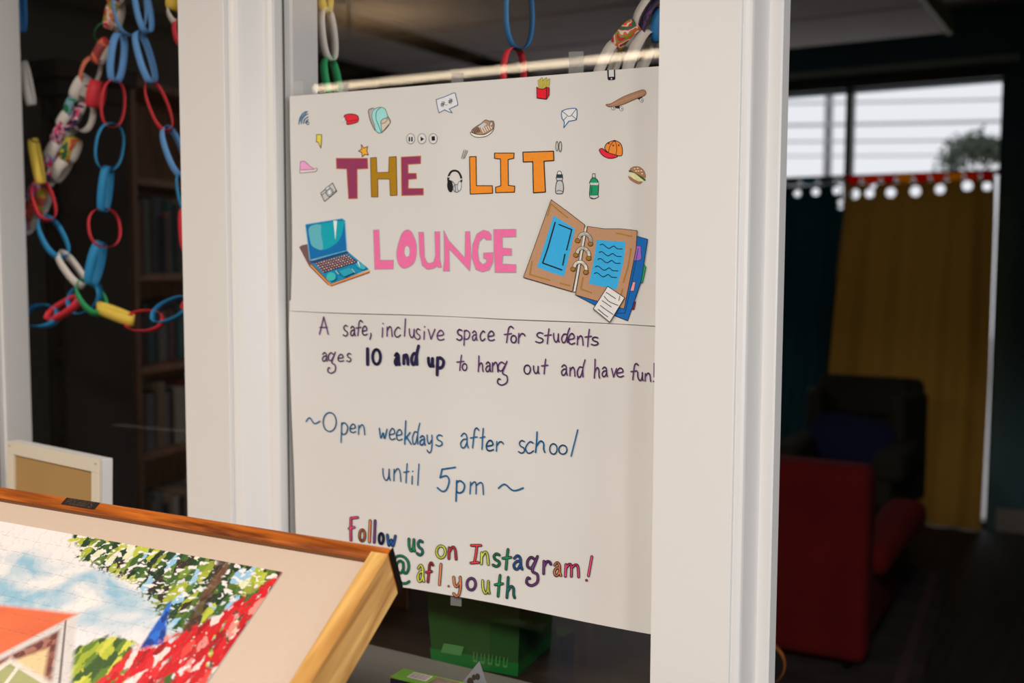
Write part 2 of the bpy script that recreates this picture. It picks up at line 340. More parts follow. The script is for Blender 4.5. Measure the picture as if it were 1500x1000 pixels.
class Art:                     # marks drawn on the poster; coordinates come in as frame + scale
    def __init__(s, name, ox=0, oy=0, k=1, label=None, base=.0016):
        s.b = MB(); s.n = name; s.o = (ox, oy, k); s.d = base; s.label = label
    def at(s, ox, oy, k): s.o = (ox, oy, k); return s
    def T(s, p):
        ox, oy, k = s.o; return px(ox+p[0]/k, oy+p[1]/k, s.d)
    def poly(s, c, pts, line=None, lw=5):
        s.d += .00005; q = [s.T(p) for p in pts]
        tr = tessellate_polygon([[Vector((p[0], p[2], 0)) for p in q]])
        for t in tr: s.tri([pts[i] for i in t], ink(c))
        if line: s.line(line, lw, list(pts)+[pts[0]])
        return s
    def tri(s, t, m_):
        k = s.o[2]; e = [math.hypot(t[i][0]-t[(i+1)%3][0], t[i][1]-t[(i+1)%3][1])/k for i in range(3)]; m = max(e)
        if m > 6:
            i = e.index(m); a, b_, c = t[i], t[(i+1)%3], t[(i+2)%3]; h = ((a[0]+b_[0])/2, (a[1]+b_[1])/2)
            s.tri([a, h, c], m_); s.tri([h, b_, c], m_)
        else: s.b.add([s.T(p) for p in t], [(0, 1, 2)], m_)
    def line(s, c, wd, pts, smooth=False, new=True):
        if smooth: pts = spline(pts)
        if new: s.d += .00005
        n = len(pts); h = wd/2; m_ = ink(c)
        for i in range(n-1):
            (x0, y0), (x1, y1) = pts[i], pts[i+1]; L = math.hypot(x1-x0, y1-y0)
            if L < 1e-6: continue
            nx, ny = -(y1-y0)/L*h, (x1-x0)/L*h; ns = max(1, int(L/s.o[2]/6))
            for j in range(ns):
                xa, ya, xb, yb = x0+(x1-x0)*j/ns, y0+(y1-y0)*j/ns, x0+(x1-x0)*(j+1)/ns, y0+(y1-y0)*(j+1)/ns
                s.b.add([s.T(p) for p in ((xa+nx, ya+ny), (xb+nx, yb+ny), (xb-nx, yb-ny), (xa-nx, ya-ny))], [(0, 1, 2, 3)], m_)
        for (x, y) in pts:
            s.b.add([s.T((x+h*math.cos(a*math.pi/4), y+h*math.sin(a*math.pi/4))) for a in range(8)], [tuple(range(8))], m_)
        return s
    def ell(s, c, cx, cy_, rx, ry, line=None, lw=5, rot=0):
        p = [(cx+rx*math.cos(a)*math.cos(rot)-ry*math.sin(a)*math.sin(rot), cy_+rx*math.cos(a)*math.sin(rot)+ry*math.sin(a)*math.cos(rot)) for a in [i*math.pi/10 for i in range(20)]]
        if c: s.poly(c, p)
        if line: s.line(line, lw, p+[p[0]])
        return s
    def done(s):
        o = s.b.build(s.n, None, poster, recalc=False)
        if s.label: o['label'] = s.label
        return o
def spline(p, k=5):
    out = []; n = len(p)
    closed = p[0] == p[-1] and n > 3
    for i in range(n-1):
        p1, p2 = p[i], p[i+1]
        p0 = p[i-1] if i > 0 else (p[-2] if closed else p1); p3 = p[i+2] if i+2 < n else (p[1] if closed else p2)
        for j in range(k):
            t = j/k; out.append(tuple(.5*((2*p1[q])+(-p0[q]+p2[q])*t+(2*p0[q]-5*p1[q]+4*p2[q]-p3[q])*t*t+(-p0[q]+3*p1[q]-3*p2[q]+p3[q])*t**3) for q in (0, 1)))
    out.append(p[-1]); return out
def circ(): return [(.5+.5*math.cos(a), .5+.5*math.sin(a)) for a in [i*math.pi/6-1.57 for i in range(13)]]
G = {  # handwriting: unit box strokes, y down
 'a': [[(.1,.2),(.45,0),(.8,.2),(.85,.7),(1,1)], [(.82,.42),(.4,.42),(.05,.68),(.2,.98),(.55,.95),(.84,.62)]],
 'c': [[(.95,.15),(.6,0),(.15,.3),(0,.65),(.3,1),(.7,.95),(1,.8)]],
 'd': [[(.68,.45),(.3,.42),(0,.7),(.15,1),(.45,.95),(.68,.6)], [(1,0),(.72,.5),(.75,1)]],
 'e': [[(.08,.55),(.9,.42),(.75,.05),(.4,0),(.03,.4),(.1,.85),(.5,1),(1,.88)]],
 'f': [[(1,.12),(.75,0),(.5,.1),(.4,.4),(.25,1)], [(0,.5),(.8,.45)]],
 'g': [[(.72,.12),(.4,.03),(.12,.15),(.1,.34),(.4,.4),(.7,.2)], [(.92,0),(.74,.2),(.5,.5),(.9,.62),(.9,.88),(.4,1),(.02,.9),(.1,.74),(.28,.76)]],
 'h': [[(.15,0),(.1,.5),(0,1)], [(.05,.72),(.5,.45),(.85,.55),(.88,.85),(1,1)]],
 'i': [[(.7,0),(.3,1)]], 'l': [[(1,0),(0,1)]], '|': [[(.5,0),(.5,1)]],
 'k': [[(.15,0),(0,1)], [(.8,.5),(.1,.78)], [(.25,.68),(1,1)]],
 'm': [[(.05,.02),(0,.95)], [(.05,.3),(.3,0),(.45,.15),(.45,.95)], [(.47,.3),(.75,.05),(.95,.2),(1,1)]],
 'n': [[(.05,.05),(0,.95)], [(.05,.4),(.5,0),(.85,.2),(1,1)]],
 'o': [circ()], 'O': [circ()], '0': [circ()],
 'p': [[(.15,0),(.05,1)], [(.1,.12),(.5,0),(1,.2),(.85,.5),(.4,.6),(.1,.5)]],
 'r': [[(.1,0),(.05,1)], [(.1,.45),(.45,.05),(.8,.05),(1,.25)]],
 's': [[(.95,.1),(.5,0),(.15,.2),(.35,.45),(.85,.6),(.95,.85),(.5,1),(0,.88)]],
 't': [[(.65,0),(.5,.5),(.4,1)], [(0,.45),(1,.4)]],
 'u': [[(0,0),(.05,.6),(.4,1),(.75,.75),(.85,.05)], [(.85,.1),(.86,.7),(1,1)]],
 'v': [[(0,0),(.4,1)], [(.4,1),(1,0)]],
 'w': [[(0,0),(.2,.95),(.5,.45),(.7,1),(1,.1)]],
 'y': [[(0,0),(.1,.35),(.45,.5),(.85,.3)], [(.95,0),(1,.5),(.8,.9),(.4,1),(0,.85)]],
 'A': [[(0,1),(.5,0)], [(.5,0),(1,1)], [(.05,.6),(.9,.6)]],
 'F': [[(1,.03),(.2,.06)], [(.2,.06),(.18,.5),(.22,1)], [(0,.5),(.6,.45)]],
 'I': [[(.05,.05),(1,.05)], [(.6,.05),(.5,.5),(.35,.95)], [(0,.98),(.75,.95)]],
 '~': [[(0,.6),(.25,0),(.6,.95),(1,.55)]], ',': [[(.7,0),(1,.3),(.1,1)]],
 '5': [[(1,.02),(.27,.1)], [(.27,.1),(.16,.44)], [(.16,.44),(.5,.36),(.66,.56),(.52,.9),(.28,.99),(0,.84)]],
}
def letter(art, ch, x0, y0, x1, y1, wd, c, outline=None, ow=0):
    for pas in ((outline, wd+ow), (c, wd)):
        if pas[0] is None: continue
        art.d = .0018 if pas[0] is outline else .00186
        h = (wd+(ow if outline else 0))/2; a0, b0, a1, b1 = x0+h, y0+h, x1-h, y1-h
        if a1-a0 < 1: a0 = a1 = (x0+x1)/2
        for st in G[ch]:
            p = [(a0+(a1-a0)*u, b0+(b1-b0)*v) for u, v in st]
            art.line(pas[0], pas[1], p, smooth=len(p) > 2, new=False)
PUR = (92, 52, 98); NAVY = (38, 32, 66); BLU = (14, 88, 130); BLK = (28, 24, 24)
def text(art, frame, wd, c, items, **k):
    art.at(*frame)
    for it in items: letter(art, it[0], *it[1:5], it[5] if len(it) > 5 else wd, c, **k)
def dots(art, frame, c, r, pts):
    art.at(*frame); art.d = .0018
    for x, y in pts: art.ell(c, x, y, r, r)
FA = (450, 450, 5.5556); FB = (700, 450, 5.5556)
a = Art('lettering', label='purple handwriting about a safe inclusive space for students')
text(a, FA, 10, PUR, [('A',98,72,180,224),('s',292,140,338,238),('a',350,148,400,235),('f',398,100,460,234),('e',448,148,498,230),(',',508,205,530,264),
 ('i',608,160,628,246),('n',650,150,702,242),('c',712,155,770,245),('l',793,88,812,238),('u',833,168,890,250),('s',885,168,932,265),('i',950,190,970,264),
 ('v',990,172,1055,262),('e',1063,182,1130,270),('s',1222,172,1276,272,12),('p',1278,180,1336,312),('a',1346,185,1396,272),
 ('a',120,362,172,442),('g',165,358,242,540),('e',248,378,304,444),('s',320,368,364,446),
 ('t',1222,382,1290,517),('o',1266,450,1312,517)])
text(a, FB, 11, PUR, [('c',22,185,72,275),('e',85,188,148,275),('f',218,148,302,290),('o',272,222,326,292),('r',330,205,396,296),
 ('s',473,198,545,292),('t',545,168,610,300),('u',618,205,674,287),('d',683,162,757,290),('e',738,208,800,304),('n',810,225,868,312),('t',873,172,935,322),('s',923,235,990,312),
 ('h',5,388,56,526),('a',65,437,118,527),('n',120,440,176,530),('g',160,432,257,636),('o',378,462,440,546),('u',455,470,510,542),('t',520,415,582,546),
 ('a',680,460,740,556),('n',750,480,802,564),('d',810,420,884,570),('h',948,415,1002,578),('a',1010,478,1066,567),('v',1088,490,1140,570),('e',1130,488,1196,570),
 ('f',1245,450,1316,592),('u',1300,520,1356,600),('n',1360,528,1416,606),('|',1433,450,1443,570,8)])
dots(a, FA, PUR, 6, [(623,130),(965,156)]); dots(a, FB, PUR, 6, [(1435,600)])
a.done()
a = Art('lettering', label='bold navy handwriting reading 10 and up')
text(a, FA, 27, NAVY, [('|',480,323,510,477),('0',524,330,612,474,24),('a',706,362,766,477,24),('n',778,373,838,474,25),('d',842,300,926,474,25),('u',982,398,1047,490,25),('p',1050,395,1132,560,25)])
a.done()
FC = (430, 580, 6.25); FD = (640, 590, 6.25)
a = Art('lettering', label='blue handwriting about weekday opening hours after school')
text(a, FC, 11, BLU, [('~',118,190,256,257),('O',273,142,403,327),('p',433,235,507,427),('e',518,250,582,337),('n',596,255,664,357),('w',786,285,868,392,12),('e',878,290,942,402),
 ('e',943,300,1007,407),('k',1018,218,1092,444,13),('d',1090,240,1168,440),('a',1156,353,1222,452,14),('y',1226,348,1284,520),('s',1308,345,1380,460,12),
 ('u',818,655,897,774),('n',918,655,994,784),('t',1010,610,1070,797),('i',1083,722,1101,808),('l',1138,613,1162,817)])
text(a, FD, 12, BLU, [('a',218,268,302,414),('f',310,220,397,414),('t',398,225,452,427),('e',453,335,532,442,14),('r',543,345,622,444),('s',748,335,817,462),('c',813,345,897,462),
 ('h',903,256,1002,457,14),('o',1033,365,1112,472),('o',1116,378,1202,472),('l',1228,238,1300,490),
 ('5',8,573,187,814,14),('p',173,700,270,902,15),('m',306,713,440,840),('~',566,733,807,808,14)])
dots(a, FC, BLU, 7, [(1099,685)])
a.done()
FE = (490, 740, 6.2476); FG = (670, 760, 6.25)
a = Art('lettering', label='black-outlined rainbow handwriting reading Follow us on Instagram')
RD, OR, YL_, GN, BL, PU, PK = (225,60,70), (238,130,80), (205,205,70), (30,130,80), (40,90,150), (110,60,115), (225,70,110)
TL = (30,110,100); NV = (40,50,90); DR = (180,50,55)
def rain(frame, items):
    a.at(*frame)
    for (ch, x0, y0, x1, y1, c) in items: letter(a, ch, x0-2, y0-2, x1+2, y1+2, 12, c, outline=BLK, ow=15)
rain(FE, [('F',128,90,227,328,PK),('o',222,210,294,335,OR),('l',312,126,341,343,OR),('l',357,126,386,348,PU),('o',400,243,464,360,NV),('w',476,256,572,380,BL),('u',673,293,750,427,GN),('s',750,308,824,464,TL),
 ('o',930,355,1034,487,YL_),('n',1043,366,1132,500,DR),('a',756,532,836,703,YL_),('f',836,510,920,707,DR),('l',958,522,994,732,OR),('y',1088,640,1172,838,OR)])
rain(FG, [('I',118,218,232,414,RD),('n',213,288,300,424,YL_),('s',320,303,404,442,GN),('t',410,263,507,467,GN),('a',508,320,610,467,BL),('g',626,326,760,617,PU),('r',780,370,874,507,PU),('a',880,383,964,525,OR),('m',983,398,1127,537,PK),
 ('o',83,526,184,657,PU),('u',226,548,310,687,YL_),('t',340,500,432,714,GN),('h',448,518,542,727,TL)])
for c, wd, dd in ((BLK, 26, .0018), ((225,70,110), 13, .00186)):
    a.at(*FG); a.d = dd; a.line(c, wd, [(1237,338),(1205,515)], new=False); a.line(c, wd, [(1188,556),(1188,557)], new=False)
    a.at(*FE); a.line(c, wd-4, [(1053,733),(1054,733)], new=False)
for c, wd, dd in ((BLK, 26, .0018), ((20,120,80), 13, .00186)):
    a.at(*FE); a.d = dd
    for st in ([(540,500),(575,465),(625,462),(672,500),(685,560),(670,610),(645,615),(635,585)], [(632,520),(600,505),(570,545),(580,600),(610,615),(635,580),(634,525)], [(545,520),(532,600),(560,670),(610,705),(660,710),(690,692)]):
        a.line(c, wd, st, smooth=True, new=False)
a.done()
# block title
a = Art('block_lettering', 420, 120, 5.555, 'maroon and mustard block letters spelling THE')
MAR, MUS, OL = (140,52,84), (162,118,20), (190,105,40)
a.poly(MAR, [(410,622),(665,622),(668,705),(580,710),(580,948),(508,950),(495,708),(412,705)], OL, 6)
a.poly(MUS, [(690,618),(738,615),(742,738),(838,735),(842,612),(900,608),(905,922),(850,925),(845,790),(748,790),(748,935),(695,935)], (120,70,30), 6)
a.at(580, 100, 4.545); a.poly(MAR, [(43,592),(173,585),(172,635),(88,640),(88,700),(143,700),(145,735),(90,740),(88,800),(190,800),(190,843),(45,847)], OL, 5)
a.done()
a = Art('block_lettering', 580, 100, 4.545, 'orange block letters with black outline spelling LIT'); ORG = (250,132,38)
a.poly(ORG, [(497,590),(540,588),(543,782),(648,782),(650,832),(502,838)], BLK, 6)
a.poly(ORG, [(662,565),(792,565),(790,600),(752,608),(755,780),(797,785),(795,825),(670,828),(670,792),(705,782),(702,605),(662,600)], BLK, 6)
a.at(760, 90, 4.548); a.poly(ORG, [(32,605),(235,598),(238,660),(172,665),(183,870),(103,875),(98,668),(35,670)], BLK, 7)
a.at(580, 100, 4.545)
for p in ([(445,600),(462,545)], [(455,605),(475,545)], [(465,600),(485,550)]): a.line((90,85,60), 4, p)
a.at(760, 90, 4.548); a.ell(None, 258, 565, 8, 32, (90,88,70), 4).ell(None, 280, 568, 9, 34, (90,88,70), 5)
a.done()
a = Art('block_lettering', 540, 320, 6.25, 'pink block letters spelling LOUNGE'); PNK, GR = (236,104,146), (170,140,150); PCO = (205,196,186)
a.poly(PNK, [(48,105),(100,102),(112,380),(235,380),(232,462),(62,465)], GR, 6)
a.poly(PNK, spline([(375,105),(415,150),(447,260),(425,400),(340,455),(285,420),(262,320),(290,190),(325,120),(375,105)], 4)[:-1], GR, 6)
a.poly(PCO, [(358,245),(378,265),(386,300),(378,345),(350,352),(334,320),(338,265)], GR, 6)
a.poly(PNK, [(465,125),(512,125),(520,350),(545,400),(570,410),(605,398),(622,340),(615,120),(662,120),(664,370),(680,445),(655,450),(640,435),(600,458),(545,465),(500,430),(475,330)], GR, 6)
a.poly(PNK, [(700,110),(745,200),(890,360),(895,120),(935,118),(945,330),(935,480),(880,420),(748,275),(752,480),(695,480),(705,380)], GR, 6)
a.poly(PNK, [(1130,195),(1085,195),(1060,172),(1020,210),(1005,300),(1020,390),(1055,420),(1085,400),(1090,370),(1060,365),(1060,315),(1145,310),(1145,400),(1110,470),(1050,488),(990,465),(955,360),(960,240),(1000,140),(1060,105),(1110,120),(1130,150)], GR, 6)
a.poly(PNK, [(1152,100),(1355,97),(1355,165),(1230,170),(1232,270),(1315,275),(1315,335),(1235,335),(1230,415),(1355,420),(1355,492),(1165,492),(1155,300)], GR, 6)
a.done()
# doodles
F1 = (420, 120, 5.555); F2 = (580, 100, 4.545); F3 = (760, 90, 4.548)
a = Art('wireless_symbol_drawing', *F1); SB = (80,120,150)
for p in ([(105,345),(115,290),(145,250),(175,242)], [(125,340),(135,300),(160,270),(178,262)], [(143,338),(150,310),(165,295),(180,285)], [(160,335),(168,318),(182,308)], [(115,320),(130,285),(165,250)]): a.line(SB, 9, p, True)
a.ell(None, 178, 336, 9, 12, SB, 6); a.done()
a = Art('eraser_drawing', *F1); a.poly((215,40,50), spline([(472,278),(510,262),(560,265),(590,285),(588,320),(565,335),(500,348),(495,320),(472,278)],3)[:-1], BLK, 6)
a.line((150,20,30), 5, [(495,322),(540,318),(588,308)]); a.ell((212,210,206), 468, 310, 12, 20, (190,188,185), 4, .3); a.done()
a = Art('backpack_drawing', *F1)
a.line((110,80,60), 7, [(715,215),(690,220),(672,240),(690,320),(725,395)], True); a.line((190,175,160), 7, [(700,225),(685,250),(700,320),(735,400)], True)
a.poly((150,205,195), spline([(705,240),(735,215),(775,207),(810,225),(830,280),(852,330),(780,415),(735,400),(720,350),(700,290),(705,240)],3)[:-1], BLK, 4)
a.poly((205,185,160), [(775,340),(828,285),(852,332),(785,412)], BLK, 4).ell((200,180,160), 800, 318, 30, 16, BLK, 4, -.6)
a.line(BLK, 4, [(775,207),(740,240),(735,300),(755,350),(778,412)], True); a.done()
a = Art('lightning_drawing', *F1); a.poly((215,195,70), [(250,428),(292,430),(290,480),(285,540),(262,490),(248,488)], BLK, 5); a.done()
a = Art('star_drawing', *F1); a.poly((235,160,50), [(615,510),(636,540),(668,525),(660,560),(672,595),(645,590),(622,610),(618,575),(592,563),(618,548)], (90,50,20), 6); a.done()
a = Art('sneaker_drawing', *F1, label='pink sneaker drawing'); a.poly((228,150,185), [(118,648),(152,645),(200,690),(225,705),(220,725),(112,728)], (120,80,90), 4)
a.poly((215,195,190), [(112,718),(222,712),(248,700),(256,712),(240,730),(112,742)], (90,70,70), 4); a.done()
a = Art('camera_drawing', *F1); a.poly((190,185,178), [(280,905),(378,822),(412,890),(312,972)], BLK, 6); a.ell((200,195,190), 352, 897, 28, 34, BLK, 6).ell((212,208,200), 352, 897, 17, 22, (90,85,80), 4)
a.poly((200,196,190), [(318,868),(345,845),(358,862),(330,886)], BLK, 4).line(BLK, 4, [(285,925),(325,895)]).line(BLK, 4, [(378,905),(412,880)]); a.done()
a = Art('player_buttons_drawing', *F2)
for cx in (105, 181, 257): a.ell((208,202,194), cx, 470, 28, 34, (120,115,110), 4)
a.poly(BLK, [(92,458),(102,458),(102,488),(92,488)]).poly(BLK, [(109,458),(119,458),(119,488),(109,488)]).poly(BLK, [(172,455),(196,472),(174,488)]).poly(BLK, [(246,455),(268,453),(270,482),(248,484)]); a.done()
a = Art('speech_bubble_drawing', *F2, label='blue speech bubble drawing with two hash signs')
a.poly((212,208,202), spline([(275,210),(330,192),(395,165),(405,185),(418,240),(408,250),(362,272)],3)+[(382,298),(360,292),(332,278),(295,298),(285,265),(275,210)], (60,90,130), 5)
for cx, cy_ in ((320,240), (371,220)):
    for d in (-5, 5): a.line(BLK, 4, [(cx+d+2,cy_-17),(cx+d-2,cy_+17)]).line(BLK, 4, [(cx-14,cy_+d+4),(cx+14,cy_+d-3)])
a.line(BLK, 4, [(341,246),(343,246)]).line(BLK, 4, [(350,244),(352,244)]); a.done()
a = Art('running_shoe_drawing', *F2)
a.poly((225,210,190), spline([(503,425),(540,440),(600,440),(655,400),(640,430),(600,455),(545,460),(510,445),(503,425)],3)[:-1], BLK, 4)
a.poly((165,130,100), spline([(510,420),(530,395),(570,370),(600,345),(625,352),(650,352),(658,375),(650,405),(600,438),(545,440),(510,420)],3)[:-1], BLK, 4)
a.poly((190,185,178), [(550,392),(590,362),(610,372),(580,400)])
for i in range(5): a.line((225,215,200), 5, [(575+i*14,400-i*5),(590+i*13,430-i*7)])
for i in range(4): a.line(BLK, 5, [(522+i*9,410-i*6),(535+i*10,432-i*3)])
a.ell((200,190,180), 640, 372, 9, 14, BLK, 3, .4); a.done()
a = Art('headphones_drawing', *F2)
a.line(BLK, 13, [(362,770),(358,730),(375,692),(400,682),(425,692),(442,725),(443,755)], True)
a.ell((25,24,26), 370, 785, 17, 40, BLK, 4, -.1).ell((185,182,178), 412, 800, 22, 26, (110,108,105), 5).ell((205,202,198), 432, 785, 13, 32, (120,118,116), 4, .1)
a.line((90,88,86), 5, [(380,750),(402,775),(405,820)], True).line((205,200,195), 7, [(357,725),(367,722)]).line((205,200,195), 7, [(436,742),(446,738)]); a.done()
a = Art('fries_drawing', *F3)
for i in range(8): a.poly((205,185,70), [(130+i*10,128-(i%3)*8),(140+i*10,124-(i%3)*8),(146+i*8,185),(136+i*8,185)], (110,95,30), 3)
a.poly((215,25,40), [(123,172),(140,184),(170,185),(188,172),(188,252),(125,244)], (70,10,15), 5).poly((190,20,35), [(188,172),(208,178),(206,225),(188,252)], (70,10,15), 4); a.done()
a = Art('phone_drawing', *F3); a.poly((25,25,28), [(592,58),(645,55),(646,118),(636,125),(600,126),(594,118)]).poly((200,198,192), [(602,58),(636,56),(637,102),(603,104)]).ell((200,198,195), 620, 116, 5, 5); a.done()
a = Art('skateboard_drawing', *F3)
for p in ((650,308), (800,250)): a.poly((40,36,36), [(p[0]-15,p[1]-8),(p[0]+25,p[1]-14),(p[0]+22,p[1]+6),(p[0],p[1]+4)])
for p in ((686,316), (820,258), (632,310)): a.ell((215,212,208), p[0], p[1], 12, 13, (100,95,90), 3).ell((60,55,55), p[0]+2, p[1], 4, 5)
a.poly((160,118,88), spline([(583,288),(620,280),(700,235),(800,198),(835,190),(850,205),(838,228),(780,250),(680,292),(610,302),(583,288)],3)[:-1], (110,75,50), 4)
a.line((175,135,100), 6, [(620,290),(700,258),(830,210)]); a.done()
a = Art('speech_bubble_drawing', *F3, label='blue speech bubble drawing with an envelope')
a.poly((212,209,203), spline([(290,330),(330,316),(382,314),(390,340),(388,375),(380,390),(335,398)],3)+[(302,442),(306,404),(290,380),(285,350),(290,330)], (50,90,140), 6)
a.line((60,50,50), 4, [(292,332),(335,368),(350,362),(384,318)]).line((60,50,50), 4, [(300,392),(322,368)]).line((60,50,50), 4, [(358,362),(384,384)]); a.done()
a = Art('cap_drawing', *F3); a.poly((245,130,50), spline([(575,580),(585,550),(610,535),(645,527),(680,548),(692,585),(688,626),(650,625),(600,608),(575,580)],3)[:-1], BLK, 5)
a.poly((225,35,55), spline([(538,590),(560,580),(590,605),(660,628),(640,642),(600,645),(560,625),(538,590)],3)[:-1], BLK, 5)
a.line(BLK, 4, [(600,605),(612,560),(642,530),(655,580),(650,622)], True).ell((70,20,20), 642, 529, 9, 6)
for p in ((602,546),(632,560),(668,558)): a.ell((130,40,30), p[0], p[1], 6, 6)
a.done()
a = Art('burger_drawing', *F3)
a.poly((150,112,80), spline([(735,762),(800,800),(835,790),(815,815),(790,815),(745,790),(735,762)],3)[:-1])
a.poly((215,205,150), [(735,748),(770,745),(838,785),(830,802),(770,785)]).line((50,130,70), 12, [(740,730),(775,738),(810,765),(843,790)], True)
a.poly((165,115,80), spline([(745,722),(770,702),(810,705),(840,735),(845,775),(800,755),(745,722)],3)[:-1], (110,75,50), 3)
for p in ((775,715),(795,712),(800,730),(820,728),(825,748),(785,730)): a.ell((225,210,180), p[0], p[1], 6, 4)
a.done()
a = Art('water_bottle_drawing', *F3, label='grey water bottle drawing'); a.ell((208,204,198), 275, 748, 14, 18, BLK, 4)
a.poly((40,60,62), [(255,752),(297,752),(298,774),(253,774)]).poly((180,176,170), [(253,774),(298,774),(294,795),(258,795)], BLK, 4)
a.poly((185,181,175), spline([(262,798),(292,798),(302,830),(298,875),(275,882),(252,875),(252,830),(262,798)],3)[:-1], BLK, 5).line(BLK, 4, [(258,865),(275,858),(296,866)]); a.done()
a = Art('green_bottle_drawing', *F3, label='green bottle drawing'); a.poly((190,186,180), [(495,748),(512,748),(514,778),(492,778)], BLK, 4)
a.poly((25,140,90), spline([(492,778),(514,778),(535,810),(532,890),(535,900),(505,915),(476,900),(480,820),(475,808),(492,778)],3)[:-1], BLK, 5)
a.poly((195,192,186), [(478,808),(536,808),(532,824),(480,822)]).poly((190,186,182), [(476,892),(532,890),(534,905),(505,914),(478,905)], BLK, 3).line((10,60,40), 4, [(492,835),(488,880)]); a.done()
# laptop
a = Art('laptop_drawing', 425, 300, 7.144)
a.poly((110,80,80), [(100,440),(130,422),(188,410),(240,600),(440,835),(440,852),(400,835),(205,640)])
a.poly((130,70,60), [(212,612),(430,820),(845,682),(840,712),(440,853),(405,835),(215,645)]).line((235,150,70), 12, [(225,632),(425,835),(445,832),(842,690)])
a.poly((15,130,165), [(213,590),(600,480),(835,672),(440,822)])
a.poly((12,100,155), [(165,205),(550,143),(578,165),(600,478),(215,578)], (110,170,190), 8)
a.poly((15,150,160), spline([(205,235),(300,200),(560,165),(570,200),(530,350),(450,430),(350,470),(250,440),(215,370),(205,235)],4)[:-1])
a.poly((90,165,170), spline([(205,235),(320,205),(330,300),(350,465),(250,440),(215,370),(205,235)],4)[:-1])
a.poly((210,215,205), [(457,165),(498,165),(480,368)]).poly((15,70,110), [(215,592),(600,482),(625,500),(240,612)])
a.poly((60,30,50), [(262,605),(605,513),(718,598),(362,712)])
for r_ in range(5):
    for c_ in range(13):
        u, v = (c_+.5)/13, (r_+.5)/5
        x = 262+(605-262)*u+v*(100-8*u*0)+(v*13*u); y = 605+(513-605)*u+v*(107-22*u)
        col = [(190,140,130), (170,150,160), (215,160,130), (200,190,190)][(r_*3+c_) % 4]
        a.poly(col, [(x-9,y-3),(x+6,y-8),(x+10,y+4),(x-5,y+9)])
a.poly((40,150,165), [(520,692),(640,650),(695,705),(585,752)], (15,90,120), 4).ell((60,175,165), 450, 750, 50, 45).ell((60,165,170), 760, 640, 55, 26, None, 4, .5)
a.poly((225,225,200), [(722,592),(738,590),(755,660)]).line((210,220,190), 5, [(500,690),(530,722)]).line((210,220,190), 5, [(665,668),(700,706)]); a.done()
# ring binder
a = Art('ring_binder_drawing', 760, 280, 4.762, base=.0032)
LB, TAN = (55,160,205), (178,132,98)
a.poly((120,40,65), [(795,765),(820,770),(808,825),(785,820)], BLK, 3).poly((30,150,80), [(870,495),(892,530),(868,638),(835,632)], BLK, 3)
a.poly((20,98,165), [(820,310),(905,335),(860,620),(765,902),(690,872),(540,795),(402,722),(405,705)], BLK, 4)
a.poly((150,100,180), [(822,380),(858,382),(862,470),(845,482),(800,486)], (40,30,80), 3).poly((225,150,150), [(800,632),(820,632),(808,695),(782,695)], (60,30,60), 3)
a.line((10,50,90), 4, [(840,400),(780,700),(745,850),(690,850)])
a.poly(TAN, [(235,60),(345,140),(468,235),(455,330),(380,700),(40,600)], BLK, 4)
a.poly(TAN, [(488,245),(600,262),(720,262),(833,275),(825,400),(740,820),(402,722)], BLK, 4)
a.poly(LB, [(252,170),(300,200),(400,262),(370,400),(322,595),(230,565),(135,530),(200,330)]).poly(LB, [(550,340),(752,352),(740,480),(690,685),(495,645),(530,480)])
GO = (160,115,40)
for p in ([(235,90),(300,145),(350,185)], [(232,95),(210,170)], [(100,490),(85,580),(225,620)], [(295,640),(365,658)], [(690,292),(795,315)], [(790,400),(770,520),(735,635)], [(455,600),(440,680),(515,708)], [(730,680),(708,760)]): a.line(GO, 9, p)
a.line(BLK, 9, [(263,218),(210,400),(175,500),(308,548)]).line(BLK, 8, [(290,232),(378,268),(342,410)]).line(BLK, 9, [(330,440),(315,515)])
for i, (x, y) in enumerate(((575,370),(568,422),(560,470),(542,522),(535,568))):
    a.line((20,40,80), 5, [(x,y+5),(x+20,y),(x+60,y+28),(x+95,y+12),(x+120,y+30),(x+155,y+32)], True)
a.poly((205,200,190), [(470,250),(486,250),(405,700),(388,700)], BLK, 2)
for (x, y) in ((462,315),(450,415),(430,512)):
    a.line((60,45,30), 26, [(x-38,y+28),(x-20,y-10),(x+15,y-18),(x+45,y+10),(x+50,y+48)], True).line((228,215,190), 19, [(x-38,y+28),(x-20,y-10),(x+15,y-18),(x+45,y+10),(x+50,y+48)], True)
    a.ell((150,105,40), x-42, y+30, 17, 15, BLK, 3).ell((150,105,40), x+47, y+52, 17, 15, BLK, 3)
a.poly((215,208,200), [(630,662),(748,742),(645,912),(530,818)], BLK, 5)
for p in ([(620,705),(655,728),(685,748)], [(606,732),(640,768),(702,795)], [(592,762),(625,785),(655,806)], [(580,796),(615,822),(668,858)], [(565,822),(600,852),(632,875)]): a.line(BLK, 5, p, True)
a.line(GO, 6, [(715,730),(708,762)]); a.done()
# tape on the glass
def tape(x0, y0, x1, y1, lab, sk=0):
    b = MB(); n = 4
    for t, off in ((0, 0), (1, .0003)):
        for (x, y) in ((x0, y0), (x1, y0+sk), (x1, y1+sk), (x0, y1)):
            p = aty(x, y, .0818 if off else .0815); b.v.append(tuple(p))
    b.f = [(0, 1, 2, 3), (7, 6, 5, 4), (0, 4, 5, 1), (1, 5, 6, 2), (2, 6, 7, 3), (3, 7, 4, 0)]; b.mi = [0]*6
    tag(b.build('tape_strip', TAPE), lab, 'tape', 'tape strips holding the poster')
TAPE = bpy.data.materials.new('frosted_tape'); TAPE.use_nodes = True; nt = TAPE.node_tree
tr_ = nt.nodes.new('ShaderNodeBsdfTransparent'); mx = nt.nodes.new('ShaderNodeMixShader'); mx.inputs[0].default_value = .17
nt.nodes['Principled BSDF'].inputs['Base Color'].default_value = (.62, .62, .6, 1)
